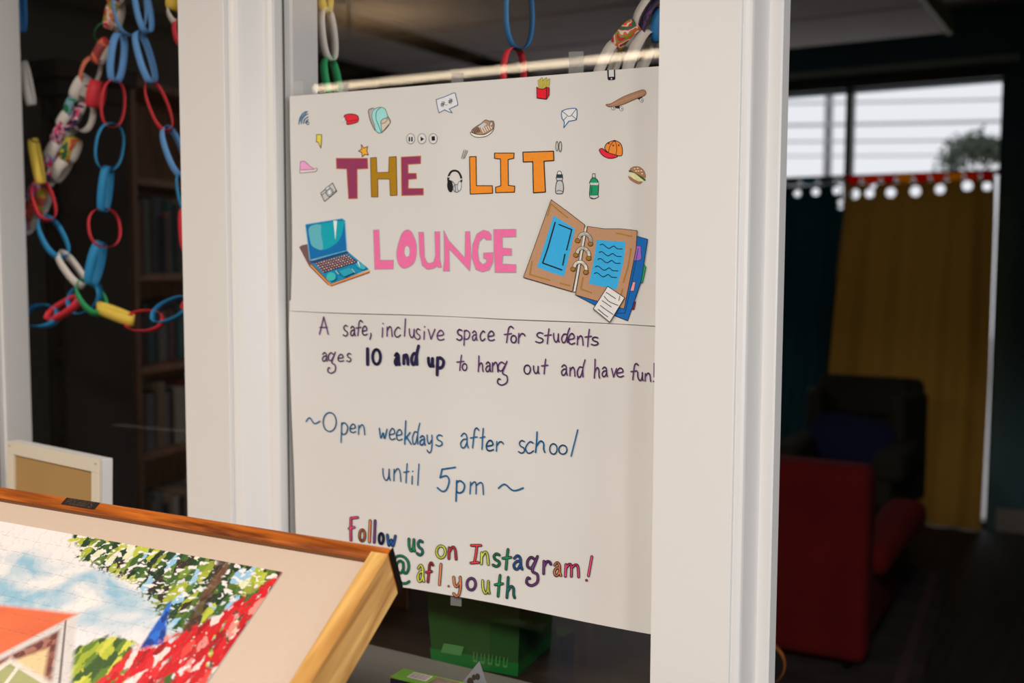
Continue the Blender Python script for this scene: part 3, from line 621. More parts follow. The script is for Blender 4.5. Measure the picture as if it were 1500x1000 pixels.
nt.links.new(tr_.outputs[0], mx.inputs[1]); nt.links.new(nt.nodes['Principled BSDF'].outputs[0], mx.inputs[2]); nt.links.new(mx.outputs[0], nt.nodes['Material Output'].inputs[0])
tape(430, 120, 444, 141, 'frosted tape strip at the top left corner of the poster', -1)
tape(495, 123, 510, 139, 'frosted tape strip right of the corner one, over the green paper link', -1)
tape(661, 107, 679, 124, 'frosted tape strip at the middle of the poster top edge', -1)
tape(833, 76, 855, 110, 'tall frosted tape strip above the red fries drawing', -1)
tape(660, 872, 676, 886, 'frosted tape scrap under the poster bottom edge over the green bin', 2)
# ================================================================== PAPER CHAINS behind the glass
PC = {'blue': ink((70,140,190)), 'deepblue': mat('deep_blue_paper', lin=(.02,.20,.50)), 'red': mat('red_paper', lin=(.72,.03,.05)), 'green': mat('green_paper', lin=(.02,.38,.13)), 'yellow': mat('yellow_paper', lin=(.85,.62,.08)),
      'white': mat('white_strip_paper', lin=(.72,.68,.64)), 'black': mat('black_paper', lin=(.012,.014,.012)), 'orange': mat('salmon_paper', lin=(.75,.20,.12))}
PC['blue'] = mat('sky_blue_paper', lin=(.13,.37,.80)); PC['azure'] = mat('azure_paper', lin=(.015,.27,.58))
def pattern(name, cols, scale, seed):
    m = bpy.data.materials.new(name); m.use_nodes = True; nt = m.node_tree; b = nt.nodes['Principled BSDF']
    tc = nt.nodes.new('ShaderNodeTexCoord'); mp = nt.nodes.new('ShaderNodeMapping'); mp.inputs['Location'].default_value = (seed, seed*2, 0); mp.inputs['Rotation'].default_value = (.4, .6, .5)
    n = nt.nodes.new('ShaderNodeTexNoise'); n.inputs['Scale'].default_value = scale; n.inputs['Detail'].default_value = 1; n.inputs['Distortion'].default_value = 1.5
    r = nt.nodes.new('ShaderNodeValToRGB'); r.color_ramp.interpolation = 'CONSTANT'; e_ = r.color_ramp.elements
    while len(e_) < len(cols): e_.new(.5)
    for i, c in enumerate(cols): e_[i].position = 0 if i == 0 else .34+.34*(i-1)/(len(cols)-1); e_[i].color = (*s2l(c), 1)
    nt.links.new(tc.outputs['Object'], mp.inputs[0]); nt.links.new(mp.outputs[0], n.inputs['Vector']); nt.links.new(n.outputs['Fac'], r.inputs[0]); nt.links.new(r.outputs[0], b.inputs['Base Color'])
    b.inputs['Roughness'].default_value = .6; return m
PC['tropic'] = pattern('tropical_print_paper', [(20,120,80),(225,40,60),(240,235,225),(240,110,50),(120,170,50),(215,35,60)], 26, 1)
PC['galaxy'] = pattern('navy_print_paper', [(24,26,70),(70,70,140),(30,34,90),(215,60,110),(235,200,210),(30,30,80)], 24, 5)
PC['marble'] = pattern('marbled_print_paper', [(40,120,80),(110,190,190),(150,120,190),(80,110,170),(190,200,90)], 22, 9)
PC['sunset'] = pattern('sunset_print_paper', [(20,90,60),(200,180,50),(215,130,40),(190,70,60)], 20, 13)
PC['pink'] = pattern('pink_print_paper', [(230,60,120),(240,210,220),(130,120,190),(225,50,90)], 24, 17)
PC['coral'] = pattern('coral_print_paper', [(205,70,60),(190,60,50),(240,120,90),(160,60,60)], 24, 21)
PC['violet'] = pattern('violet_print_paper', [(40,30,70),(90,50,110),(30,26,60),(140,40,80)], 24, 25)
def link(root, p1, p2, bw, phi, col, w=.016, Y=.21, two=False, sq=1.0, tw=0):
    if w > .005: w = max(w*1.35, .017) if not two else w*1.1; phi = max(phi, 22); phi = 66 if 70 < phi else phi
    A = Vector(aty(*p1, Y)); B = Vector(aty(*p2, Y)); C_ = (A+B)/2; L = (B-A)*.5; a_ = L.length; L.normalize()
    Vd = (Vector(CAM)-C_).normalized(); Bv = L.cross(Vd).normalized(); Vp = Bv.cross(L).normalized()
    if Vp.dot(Vd) < 0: Vp = -Vp
    ph = math.radians(phi); Bx = Bv*math.cos(ph)+Vp*math.sin(ph); N = L.cross(Bx).normalized()
    px_m = (Vector(CAM)-C_).dot(-Vector(FW))/FPX; b_ = bw*px_m*sq
    n = 40; mb = MB(); th = .0004
    for i in range(n):
        t = 2*math.pi*i/n; c, s_ = math.cos(t), math.sin(t)
        ex = .85; cc = math.copysign(abs(c)**ex, c); ss = math.copysign(abs(s_)**ex, s_)
        P_ = C_+L*a_*cc+Bx*b_*ss; nn = (L*c/a_+Bx*s_/b_).normalized()
        NN = (N*math.cos(tw*c)+nn*math.sin(tw*c)).normalized()
        for rr_ in (th, -th):
            for q in (-1, 1): mb.v.append(tuple(P_+nn*rr_+NN*w*.5*q))
    mo = PC[col]; mi_ = PC['white'] if two else mo; io, ii = mb.m(mo), mb.m(mi_)
    for i in range(n):
        k, k2 = 4*i, 4*((i+1) % n)
        mb.f += [(k, k+1, k2+1, k2), (k+3, k+2, k2+2, k2+3), (k+1, k+3, k2+3, k2+1), (k+2, k, k2, k2+2)]; mb.mi += [io, ii, io, io]
    o = mb.build('paper_link', None, root, True, recalc=False)
    nm = {'tropic':'tropical print','galaxy':'navy and pink print','marble':'marbled print','sunset':'green and orange print','pink':'pink print','coral':'coral print','violet':'violet print','azure':'blue','deepblue':'blue','orange':'salmon'}.get(col, col)
    o['label'] = nm+' paper link'; return o
def chain(label, loc, links, **k):
    p = aty(*loc, .21); e = empty('paper_chain', tuple(p), label, 'paper chain', 'paper chains hanging in the windows')
    for l in links: link(e, *l[:5], **{**k, **(l[5] if len(l) > 5 else {})})
    return e
chain('paper chain at far left edge with white, black, yellow, red, blue links', (40, 0),
 [((26,-60),(31,47),9,60,'deepblue'), ((33,90),(46,154),7,78,'white'), ((38,148),(56,208),14,15,'black',{'w':.004}), ((48,203),(60,269),7,82,'yellow'),
  ((55,264),(72,323),15,12,'red'), ((64,318),(92,377),17,32,'azure'), ((88,370),(122,419),12,48,'white')])
chain('wide patterned paper chain slanting down behind the blue one in left window', (165, 0),
 [((178,-40),(165,8),13,30,'orange',{'two':True}), ((172,2),(163,44),16,68,'tropic',{'two':True,'w':.026}), ((164,36),(147,62),15,10,'green',{'w':.004}), ((158,58),(141,93),12,66,'coral',{'two':True,'w':.022}),
  ((139,84),(126,126),14,30,'orange',{'two':True}), ((144,118),(138,158),12,72,'red',{'w':.024}), ((128,112),(112,146),14,62,'white',{'w':.022}), ((116,140),(104,172),14,50,'marble',{'two':True,'w':.022}),
  ((128,152),(118,192),15,40,'galaxy',{'two':True,'w':.02}), ((110,160),(92,188),13,60,'white',{'w':.022}), ((104,178),(84,210),15,66,'galaxy',{'two':True,'w':.028}), ((110,202),(98,236),14,66,'sunset',{'two':True,'w':.026}),
  ((92,204),(74,238),13,60,'white',{'w':.024}), ((86,222),(70,252),13,62,'pink',{'two':True,'w':.024}), ((98,232),(80,262),9,60,'white',{'w':.022}), ((84,238),(68,270),12,60,'galaxy',{'two':True,'w':.022}),
  ((66,262),(44,296),13,60,'pink',{'two':True,'w':.024}), ((68,276),(58,312),11,66,'sunset',{'two':True,'w':.024}), ((56,290),(40,330),13,66,'coral',{'two':True,'w':.026}), ((48,305),(36,340),12,60,'pink',{'two':True,'w':.026})], Y=.27)
chain('mostly blue paper chain with two red rings in middle of left window', (190, 0),
 [((184,-90),(190,-34),14,60,'deepblue'), ((186,-42),(193,52),24,14,'blue',{'w':.012}), ((176,48),(168,120),13,48,'blue'), ((168,117),(163,186),17,16,'red',{'w':.010}), ((165,180),(156,249),20,10,'azure',{'w':.010}),
  ((158,243),(151,310),12,78,'azure',{'w':.015}), ((150,305),(156,362),23,8,'red',{'w':.008}), ((147,354),(133,417),14,62,'azure',{'w':.017})])
chain('blue and red paper chain slipping behind the right edge of left window', (215, 0),
 [((204,-70),(208,-18),13,14,'red'), ((203,-26),(216,48),15,52,'blue',{'w':.012}), ((202,46),(223,122),13,52,'blue',{'w':.014}), ((219,119),(246,192),14,12,'red',{'w':.008}), ((243,186),(268,258),14,40,'blue',{'w':.015}), ((264,252),(274,310),9,14,'azure',{'w':.010}), ((272,305),(276,370),12,60,'red')])
chain('low horizontal paper chain of blue, red, green and yellow links', (130, 440),
 [((36,462),(84,464),17,18,'azure'), ((70,465),(116,439),13,58,'red'), ((103,448),(146,424),20,22,'azure',{'Y':.225}), ((119,412),(149,459),17,28,'green',{'w':.018}), ((143,449),(196,470),8,76,'yellow',{'w':.019}),
  ((186,470),(239,470),16,16,'red',{'w':.012}), ((225,464),(278,443),16,34,'azure',{'w':.015}), ((270,450),(312,430),15,60,'red')])
chain('yellow and white paper links at the top right of left window', (258, 0),
 [((262,-50),(254,-10),12,50,'coral'), ((264,-24),(256,16),14,62,'yellow',{'w':.024}), ((250,6),(262,34),9,20,'white',{'w':.018}), ((262,28),(268,66),10,30,'red')])
chain('short white and green paper chain at the left of the poster window', (478, 40),
 [((470,-60),(478,18),12,55,'yellow'), ((477,12),(485,89),12,45,'white',{'w':.015}), ((480,84),(492,152),13,48,'green',{'w':.016}), ((490,146),(496,210),12,60,'blue')], Y=.2)
chain('blue and red paper chain above the middle of the poster', (760, 40),
 [((756,-90),(762,-20),12,60,'red'), ((760,-30),(761,72),22,30,'deepblue',{'w':.014}), ((753,70),(752,150),18,35,'red',{'w':.015}), ((752,140),(750,210),12,60,'yellow')], Y=.2)
chain('twisted white and tropical print paper chain above the poster right corner', (930, 40),
 [((985,-50),(960,-4),14,50,'tropic',{'two':True}), ((966,-12),(934,38),12,30,'white',{'w':.018}), ((936,36),(905,72),17,66,'tropic',{'two':True,'w':.026}), ((976,-4),(944,50),14,35,'violet',{'two':True,'w':.018}),
  ((952,44),(922,118),16,50,'white',{'w':.019}), ((905,62),(876,130),13,45,'white',{'w':.019}), ((968,10),(964,62),9,60,'deepblue')], Y=.2)

# ================================================================== BOOKCASES of the lounge
def lin_mat(n, c, **k): return mat(n, lin=c, **k)
BK = [lin_mat('book_'+n, c, rough=.6) for n, c in (('brick', (.20,.05,.03)), ('sage', (.12,.15,.11)), ('black', (.02,.02,.02)), ('tan', (.22,.15,.09)), ('grey', (.14,.13,.13)), ('teal', (.03,.10,.11)), ('maroon', (.14,.02,.03)), ('cream', (.34,.30,.24)), ('rust', (.25,.08,.03)), ('navy', (.03,.04,.09)))]
BK_SHADE = []
BKN = ['brick red', 'sage green', 'black', 'tan', 'grey', 'teal', 'maroon', 'cream', 'rust orange', 'navy']
def bookcase(name, origin, ang, W, Dp, H, shelves, label, woodm, cornice=False):
    e = empty(name, origin, label, 'bookcase', rz=ang); M = world(e)
    def bx(nm, x0, x1, y0, y1, z0, z1, mt=woodm, bev=.002):
        b = MB(); b.box(x0, x1, y0, y1, z0, z1); o = b.build(nm, mt, None, False, bev); o.parent = e; return o
    bx('side_panel', 0, .028, 0, Dp, 0, H); bx('side_panel', W-.028, W, 0, Dp, 0, H); bx('back_panel', .028, W-.028, Dp-.01, Dp, 0, H); bx('top_panel', .028, W-.028, 0, Dp-.01, H-.028, H)
    for z in shelves: bx('shelf', .028, W-.028, 0, Dp-.01, z-.026, z)
    if cornice: bx('cornice', -.05, W+.05, -.05, Dp, H, H+.05); bx('cornice', -.02, W+.02, -.02, Dp, H-.05, H)
    return e, M
def book(M, x, y, z, th, h, d, mt, label, group, tilt=0):
    b = MB(); k = .0018
    b.box(0, th, 0, d, 0, h, mt); b.mats = []; b.mi = [0]*len(b.f)
    o = b.build('book', None, None, False); o.data.materials.clear(); o.data.materials.append(mt); o.data.materials.append(BK[7] if mt in BK else BK_SHADE[7])
    # cover and page block in one small mesh
    me = o.data; bm = bmesh.new(); bm.from_mesh(me)
    for f in bm.faces:
        if abs(f.normal.z) > .9: f.material_index = 0
    top = [f for f in bm.faces if f.normal.z > .9]
    r = bmesh.ops.inset_region(bm, faces=top, thickness=min(.003, th*.2), depth=-.004)
    for f in top: f.material_index = 1
    bm.to_mesh(me); bm.free()
    o.matrix_world = M @ Matrix.Translation((x, y, z)) @ Matrix.Rotation(tilt, 4, 'Y')
    return tag(o, label, 'book', group)
Pp = CAM + ray(197, 400)*3.6
ang = math.radians(90+14)                       # face runs away from the window, turned 14 degrees
# local x runs along the face, local y into the case (towards -X)
zs = {}
for px_, nm in (((198,258), 's1'), ((200,401), 's2'), ((201,539), 's3'), ((203,668), 's4')):
    d = ray(*px_); t = (Pp[0]-CAM[0])/d[0]; zs[nm] = float(CAM[2]+d[2]*t)
shelf_z = [zs['s1'], zs['s2'], zs['s3'], zs['s4'], .42, .08]
BR = wood('brown_oak', (112, 68, 36), (150, 98, 54), 3, 2, .55)
hb1 = float(CAM[2]+ray(197, 112)[2]*(Pp[0]-CAM[0])/ray(197, 112)[0])
bc, Mb = bookcase('bookcase', (Pp[0], Pp[1], 0), ang, .95, .26, hb1, shelf_z, 'brown wooden bookcase seen through the left window', BR)
rb = random.Random(11)
ORD = ['first','second','third','fourth','fifth','sixth','seventh','eighth','ninth','tenth','eleventh','twelfth']+['%sth' % k for k in range(13, 60)]
BK_SHADE = [mat('dim_'+m_.name, lin=tuple(v*.32 for v in m_.node_tree.nodes['Principled BSDF'].inputs['Base Color'].default_value[:3]), rough=.7, spec=.2) for m_ in BK]  # book colours darkened, the dark bookcase's shade put into the material
def fill(M, x0, x1, z, hmax, seq, group, depth=.02, gaps=0, wh='on'):
    x = x0; i = 0; cnt = {}
    while x < x1-.02:
        th = rb.uniform(.018, .048); h = hmax*rb.uniform(.72, .98); c = seq[i % len(seq)]
        if x+th > x1: break
        if rb.random() >= gaps:
            book(M, x, depth+rb.uniform(0, .02), z+.0005, th-.001, h, .16, (BK_SHADE if 'dark bookcase' in group[1] else BK)[c], '%s book, %s from the left %s' % (BKN[c], ORD[len(cnt)], group[1]), group[0]); cnt[i] = 1
        x += th+.0008; i += 1
sp = shelf_z
fill(Mb, .03, .90, sp[1], sp[0]-sp[1]-.05, [0,0,1,2,9,2,8,5,2,3], ('books on the upper shelf', 'on the upper shelf of the brown bookcase'))
fill(Mb, .03, .90, sp[2], (sp[1]-sp[2])*.72, [2,4,2,6,2,5], ('books on the second shelf', 'on the second shelf of the brown bookcase'), .05)
fill(Mb, .03, .90, sp[3], sp[2]-sp[3]-.06, [6,3,4,2,3,4,2,7,3], ('books on the third shelf', 'on the third shelf of the brown bookcase'))
fill(Mb, .03, .90, sp[4], (sp[3]-sp[4])*.6, [3,7,2,3,4,2], ('books on the lowest visible shelf', 'on the low shelf of the brown bookcase'), .03, .15)
DK = mat('near_black_stained_wood', lin=(.030, .024, .02), rough=.55)
YB = .54
xa = float(aty(66, 400, YB)[0]); xb = float(aty(192, 400, YB+.24)[0])
zz = [float(aty(120, y, YB)[2]) for y in (160, 275, 395, 515, 635, 750)]
zt = float(aty(110, 112, YB)[2])
b2, M2 = bookcase('bookcase', (xa, YB, 0), 0, xb-xa, .24, zt, zz, 'dark stained bookcase with cornice at far left behind the glass', DK, True)
for k, (z, s_) in enumerate(zip(zz[1:], ([2,9,2,6,2],[2,5,6,2,4],[2,6,2,9],[4,2,6,2,5],[6,2,3,2]))):
    hh = zz[k]-z
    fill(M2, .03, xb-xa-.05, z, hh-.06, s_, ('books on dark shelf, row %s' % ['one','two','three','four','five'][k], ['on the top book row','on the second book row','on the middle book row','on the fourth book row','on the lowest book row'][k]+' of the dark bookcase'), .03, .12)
# plain dark cupboard side filling to the wall
# ================================================================== things behind the poster window
ledge = .70
t_ = empty('side_table', (-1.5, .45, 0), 'dark brown table under the green bin inside the poster window', 'table')
DT = wood('dark_walnut', (34, 24, 20), (52, 38, 30), 3, 0, .5)
boxobj('table_top', -2.1, -.74, .199, .68, ledge-.035, ledge-.004, DT, t_, .003)
for x in (-2.06, -.78):
    for y in (.23, .64): boxobj('leg', x-.02, x+.02, y-.02, y+.02, 0, ledge-.036, DT, t_)
zb = ledge-.0035
BG = mat('green_translucent_plastic', lin=(.02, .085, .018), rough=.3, trans=.3, spec=.5)
fl, fr_, br = atz(633, 968, zb), atz(758, 991, zb), atz(806, 945, zb)
fl2 = fl; bl = fl+(br-fr_)
bin_ = empty('storage_bin', tuple((fl+br)/2), 'green translucent plastic bin tapering towards its base', 'bin')
h_ = .26; cx_, cy2 = (fl+fr_+br+bl)[:2]/4
def ringp(sc, z):
    return [(cx_+(p[0]-cx_)*sc, cy2+(p[1]-cy2)*sc, z) for p in (fl, fr_, br, bl)]
mb = MB(); o1, o2 = ringp(1, zb), ringp(1.17, zb+h_); i1, i2 = ringp(.97, zb+.004), ringp(1.14, zb+h_)
mb.v = o1+o2+i1+i2
mb.f = [(3,2,1,0)]+[(i,(i+1)%4,4+(i+1)%4,4+i) for i in range(4)]+[(4+i,4+(i+1)%4,12+(i+1)%4,12+i) for i in range(4)]+[(12+i,12+(i+1)%4,8+(i+1)%4,8+i) for i in range(4)]+[(8,9,10,11)]
mb.mi = [0]*len(mb.f); mb.build('bin_body', BG, bin_, False, .006, 3)
mb = MB(); a1, a2 = ringp(1.165, zb+h_-.02), ringp(1.165, zb+h_+.004); a3, a4 = ringp(1.24, zb+h_-.02), ringp(1.24, zb+h_+.004)
mb.v = a1+a2+a3+a4
for i in range(4):
    j = (i+1) % 4; mb.f += [(i,j,8+j,8+i), (4+i,12+i,12+j,4+j), (8+i,8+j,12+j,12+i), (i,4+i,4+j,j)]
mb.mi = [0]*len(mb.f); mb.build('rim', BG, bin_, False, .003)
# raised base band and embossed plate
mb = MB(); q1, q2 = ringp(1.012, zb+.001), ringp(1.035, zb+.028)
mb.v = q1+q2; mb.f = [(i,(i+1)%4,4+(i+1)%4,4+i) for i in range(4)]; mb.mi = [0]*4
mb.build('base_band', mat('bright_green_plastic', lin=(.012, .17, .03), rough=.35, trans=.3), bin_)
def onfront(u, v, off=.003):
    A_, B_ = Vector(o1[0]), Vector(o1[1]); C_, D_ = Vector(o2[0]), Vector(o2[1]); p = (A_.lerp(B_, u)).lerp(C_.lerp(D_, u), v); n = (B_-A_).cross(C_-A_).normalized()
    if n.y > 0: n = -n
    return p+n*off
mb = MB()
mb.add([onfront(.12,.09), onfront(.36,.09), onfront(.40,.17), onfront(.17,.17)], [(0,1,2,3)])
for i in range(5):
    u = .50+i*.085; mb.add([onfront(u,.06), onfront(u+.05,.06), onfront(u+.055,.14), onfront(u+.045,.14), onfront(u+.04,.08), onfront(u+.012,.08), onfront(u+.017,.14), onfront(u+.005,.14)], [(0,1,4,5),(1,2,3,4),(0,5,6,7)])
mb.build('embossed_marks', mat('pale_green_plastic', lin=(.06,.20,.055), rough=.4), bin_)
# picture book standing left of the bin
Yb = .42
p0, p1 = aty(520, 928, Yb), aty(600, 937, Yb); zt_ = ledge+.27
e = empty('picture_book', (p0[0], Yb, zb), 'reddish brown picture book standing left of the green bin', 'book')
boxobj('cover', p0[0], p1[0]-.010, Yb, Yb+.012, zb, zt_, mat('red_brown_print', lin=(.16, .045, .022), rough=.45, noise=.7, nscale=24), e, .001)
boxobj('page_block', p1[0]-.010, p1[0]-.004, Yb+.001, Yb+.011, zb+.002, zt_-.003, mat('cream_pages', lin=(.35, .24, .17), rough=.8), e)
# leaflet standing on its corner on the hall table
A = Vector(aty(702, 968, -.05)); Lc = Vector(aty(655, 1026, -.055)); Rc = Vector(aty(726, 1040, -.035)); Bc = Lc+Rc-A; k_ = (A.z-.601)/(A.z-Bc.z)
Lc, Rc, Bc = A+(Lc-A)*k_, A+(Rc-A)*k_, A+(Bc-A)*k_
nn = (Lc-A).cross(Rc-A).normalized(); nn = nn if nn.y < 0 else -nn
e = MB(); e.hexa([p-nn*.001 for p in (A, Lc, Bc, Rc)]+[p+nn*.001 for p in (A, Lc, Bc, Rc)])
lf = tag(e.build('leaflet', mat('grey_printed_card', lin=(.24,.235,.26), rough=.6)), 'grey printed leaflet standing on its corner right of the green box', 'leaflet')
e = MB()
for (u, v, r) in ((.10,.14,.0045),(.16,.10,.004),(.24,.10,.006),(.17,.26,.007),(.30,.25,.006),(.40,.30,.012),(.5,.1,.01)):
    c = A+(Lc-A)*u+(Rc-A)*v; ax = (Rc-Lc).normalized(); ay = nn.cross(ax)
    e.add([c+nn*.0014+ax*r*math.cos(k)+ay*r*1.4*math.sin(k) for k in [i*math.pi/4 for i in range(8)]], [tuple(range(8))])
e.build('printed_picture', mat('dark_print', lin=(.05,.035,.03)), lf, recalc=False)

# ================================================================== HALL TABLE, PUZZLE BOARD, PUZZLE
TZ = .60
t_ = empty('hall_table', (-1.6, -.4, 0), 'pale wooden table below the window carrying the puzzle board', 'table')
PT = wood('pale_birch', (170, 140, 104), (196, 166, 128), 3, 0, .5)
boxobj('table_top', -2.35, -.80, -.82, -.045, TZ-.03, TZ, PT, t_, .004)
for x in (-2.30, -.85):
    for y in (-.77, -.10): boxobj('leg', x-.025, x+.025, y-.025, y+.025, 0, TZ-.031, PT, t_, .003)
TILT = math.radians(35.3); EPS = .0488; CE = math.sqrt(1-EPS*EPS)
UR = np.array([CE, EPS, 0.]); VD = np.array([EPS*math.cos(TILT), -CE*math.cos(TILT), -math.sin(TILT)])
NB = np.cross(VD, UR); NB = NB if NB[2] > 0 else -NB
PB = aty(538, 818, -.38)
def bp(u, v, n=0): return Vector(PB+UR*u+VD*v+NB*n)
def uvpx(x, y):
    w_ = onpl(x, y, PB, NB)-PB; return float(w_@UR), float(w_@VD)
BL_, BW_ = -.90, .60
OW = wood('orange_stained_pine', (104, 42, 8), (206, 112, 36), 5, 0, .32, 1.4)
LW = wood('light_pine', (168, 108, 42), (238, 190, 112), 4, 1, .38, 1.2, rx=-TILT)
board = empty('puzzle_board', tuple(bp(-.4, .3, -.06)), 'tilted puzzle board with orange pine frame and peach felt bed', 'puzzle board')
def bhex(name, u0, u1, v0, v1, n0, n1, mt, bev=0, dz=0, parent=board):
    b = MB(); dzv = Vector((0, 0, -dz))
    p = [bp(u0,v0,n0)+dzv, bp(u1,v0,n0)+dzv, bp(u1,v1,n0)+dzv, bp(u0,v1,n0)+dzv, bp(u0,v0,n1), bp(u1,v0,n1), bp(u1,v1,n1), bp(u0,v1,n1)]
    b.hexa(p); return b.build(name, mt, parent, False, bev, 3)
bhex('felt_bed', BL_, -.0005, .0005, BW_, -.014, -.004, mat('peach_felt', lin=(.61, .475, .375), rough=.95, noise=.03, nscale=90))
bhex('rail', BL_-.028, .028, -.0245, 0, -.04, .002, OW, .005, .028)
bhex('rail', BL_-.028, .028, BW_, BW_+.028, -.04, .002, OW, .005, .028)
bhex('side_rail', .0, .0286, -.0125, BW_-.0005, -.04, .0026, LW, .002, .028)
bhex('side_rail', BL_-.027, BL_, .0005, BW_-.0005, -.04, .0015, LW, .003, .028)
o = bhex('end_cap', .0282, .0306, -.0245, -.0128, -.040, .0018, mat('black_stained_end', lin=(.008,.005,.004), rough=.8, spec=.1), .001, .028); o['label'] = 'black end cap'
bhex('stained_groove', BL_, -.0, .0006, .0045, -.0038, .0012, mat('dark_brown_stain', lin=(.16,.05,.012), rough=.4), .0008)
b0 = uvpx(92, 738); b1 = uvpx(144, 742)
uc = (b0[0]+b1[0])/2; hl = (b1[0]-b0[0])/2
pl = bhex('maker_plate', uc-hl, uc+hl, -.021, -.006, .002, .0034, mat('black_plate', lin=(.02,.016,.014), rough=.4), .0006); pl['label'] = 'black maker plate'
mb = MB(); x = uc-hl*.78; ch_w = hl*2*.8/7.2
for ch in 'pocbals':
    for st in G[{'b': 'd'}.get(ch, ch)]:
        p = spline(st) if len(st) > 2 else st
        for (x0, y0), (x1, y1) in zip(p, p[1:]):
            dx, dy = x1-x0, y1-y0; L = math.hypot(dx, dy) or 1; nx, ny = -dy/L*.07, dx/L*.07
            mb.add([bp(x+ch_w*.8*(a_), -.0195+.0115*b_, .0037) for a_, b_ in ((x0+nx,y0+ny),(x1+nx,y1+ny),(x1-nx,y1-ny),(x0-nx,y0-ny))], [(0,1,2,3)])
    x += ch_w*1.02
mb.build('plate_lettering', mat('dull_brown_print', lin=(.11,.06,.04)), pl, recalc=False)
# folding props
for u in (-.78, -.10):
    top = bp(u, .03, -.045)+Vector((0,0,-.03)); bt = Vector((top.x, top.y+.06, TZ))
    b = MB(); b.tube([top, bt+Vector((0,0,.012))], .011, 8); b.build('prop_leg', LW, board, True)
    fr2 = bp(u, .47, -.045)+Vector((0,0,-.028)); b = MB(); b.tube([fr2, Vector((fr2.x, fr2.y, TZ+.012))], .011, 8); b.build('prop_leg', LW, board, True)
# --- the print on the puzzle
class N:
    def __init__(s, nt): s.t = nt
    def m(s, op, a, b=0., c=0.):
        n = s.t.nodes.new('ShaderNodeMath'); n.operation = op
        for i, v in enumerate((a, b, c)):
            if isinstance(v, (int, float)): n.inputs[i].default_value = v
            else: s.t.links.new(v, n.inputs[i])
        return n.outputs[0]
    def step(s, v, soft=.004): return s.m('MULTIPLY_ADD', s.m('MAXIMUM', s.m('MINIMUM', v, soft), -soft), .5/soft, .5)
    def mix(s, f, a, b):
        n = s.t.nodes.new('ShaderNodeMix'); n.data_type = 'RGBA'
        for i, v in ((0, f), (6, a), (7, b)):
            if isinstance(v, (int, float)): n.inputs[i].default_value = v
            elif isinstance(v, tuple): n.inputs[i].default_value = (*s2l(v), 1)
            else: s.t.links.new(v, n.inputs[i])
        return n.outputs[2]
pm = bpy.data.materials.new('puzzle_print'); pm.use_nodes = True; nt = pm.node_tree; q = N(nt); bs = nt.nodes['Principled BSDF']
uvn = nt.nodes.new('ShaderNodeUVMap'); uvn.uv_map = 'print'; sx = nt.nodes.new('ShaderNodeSeparateXYZ'); nt.links.new(uvn.outputs[0], sx.inputs[0]); U_, V_ = sx.outputs[0], sx.outputs[1]
def tex(kind, scale, det=3, sx_=1, sy2=1, rot=0, dist=0, out='Fac'):
    mp = nt.nodes.new('ShaderNodeMapping'); mp.inputs['Scale'].default_value = (sx_, sy2, 1); mp.inputs['Rotation'].default_value = (0, 0, rot); nt.links.new(uvn.outputs[0], mp.inputs[0])
    n = nt.nodes.new(kind); n.inputs['Scale'].default_value = scale; nt.links.new(mp.outputs[0], n.inputs['Vector'])
    if kind == 'ShaderNodeTexNoise': n.inputs['Detail'].default_value = det; n.inputs['Distortion'].default_value = dist
    return n.outputs[out]
def half(P1, P2, R, wob=0, noise_=None):
    (a0, b0_), (a1, b1_), (a2, b2_) = uvpx(*P1), uvpx(*P2), uvpx(*R)
    nx, ny = -(b1_-b0_), (a1-a0); L = math.hypot(nx, ny); nx /= L; ny /= L; d = -(nx*a0+ny*b0_)
    if nx*a2+ny*b2_+d < 0: nx, ny, d = -nx, -ny, -d
    v = q.m('ADD', q.m('ADD', q.m('MULTIPLY', U_, nx), q.m('MULTIPLY', V_, ny)), d)
    if wob: v = q.m('ADD', v, q.m('MULTIPLY', q.m('SUBTRACT', noise_, .5), wob))
    return v
def inter(*v):
    r = v[0]
    for k in v[1:]: r = q.m('MINIMUM', r, k)
    return r
def uni(*v):
    r = v[0]
    for k in v[1:]: r = q.m('MAXIMUM', r, k)
    return r
def disc(P1, r, wob=0, noise_=None, sy3=1):
    a0, b0_ = uvpx(*P1)
    dx = q.m('SUBTRACT', U_, a0); dy = q.m('MULTIPLY', q.m('SUBTRACT', V_, b0_), sy3)
    v = q.m('SUBTRACT', r, q.m('SQRT', q.m('ADD', q.m('MULTIPLY', dx, dx), q.m('MULTIPLY', dy, dy))))
    if wob: v = q.m('ADD', v, q.m('MULTIPLY', q.m('SUBTRACT', noise_, .5), wob))
    return v
n1 = tex('ShaderNodeTexNoise', 9, 5, 1, 2.0, .15, .4); n2 = tex('ShaderNodeTexNoise', 42, 2, 1, 1, 0, .8); n3 = tex('ShaderNodeTexNoise', 75, 2, 1, 1.6, .8, .3)
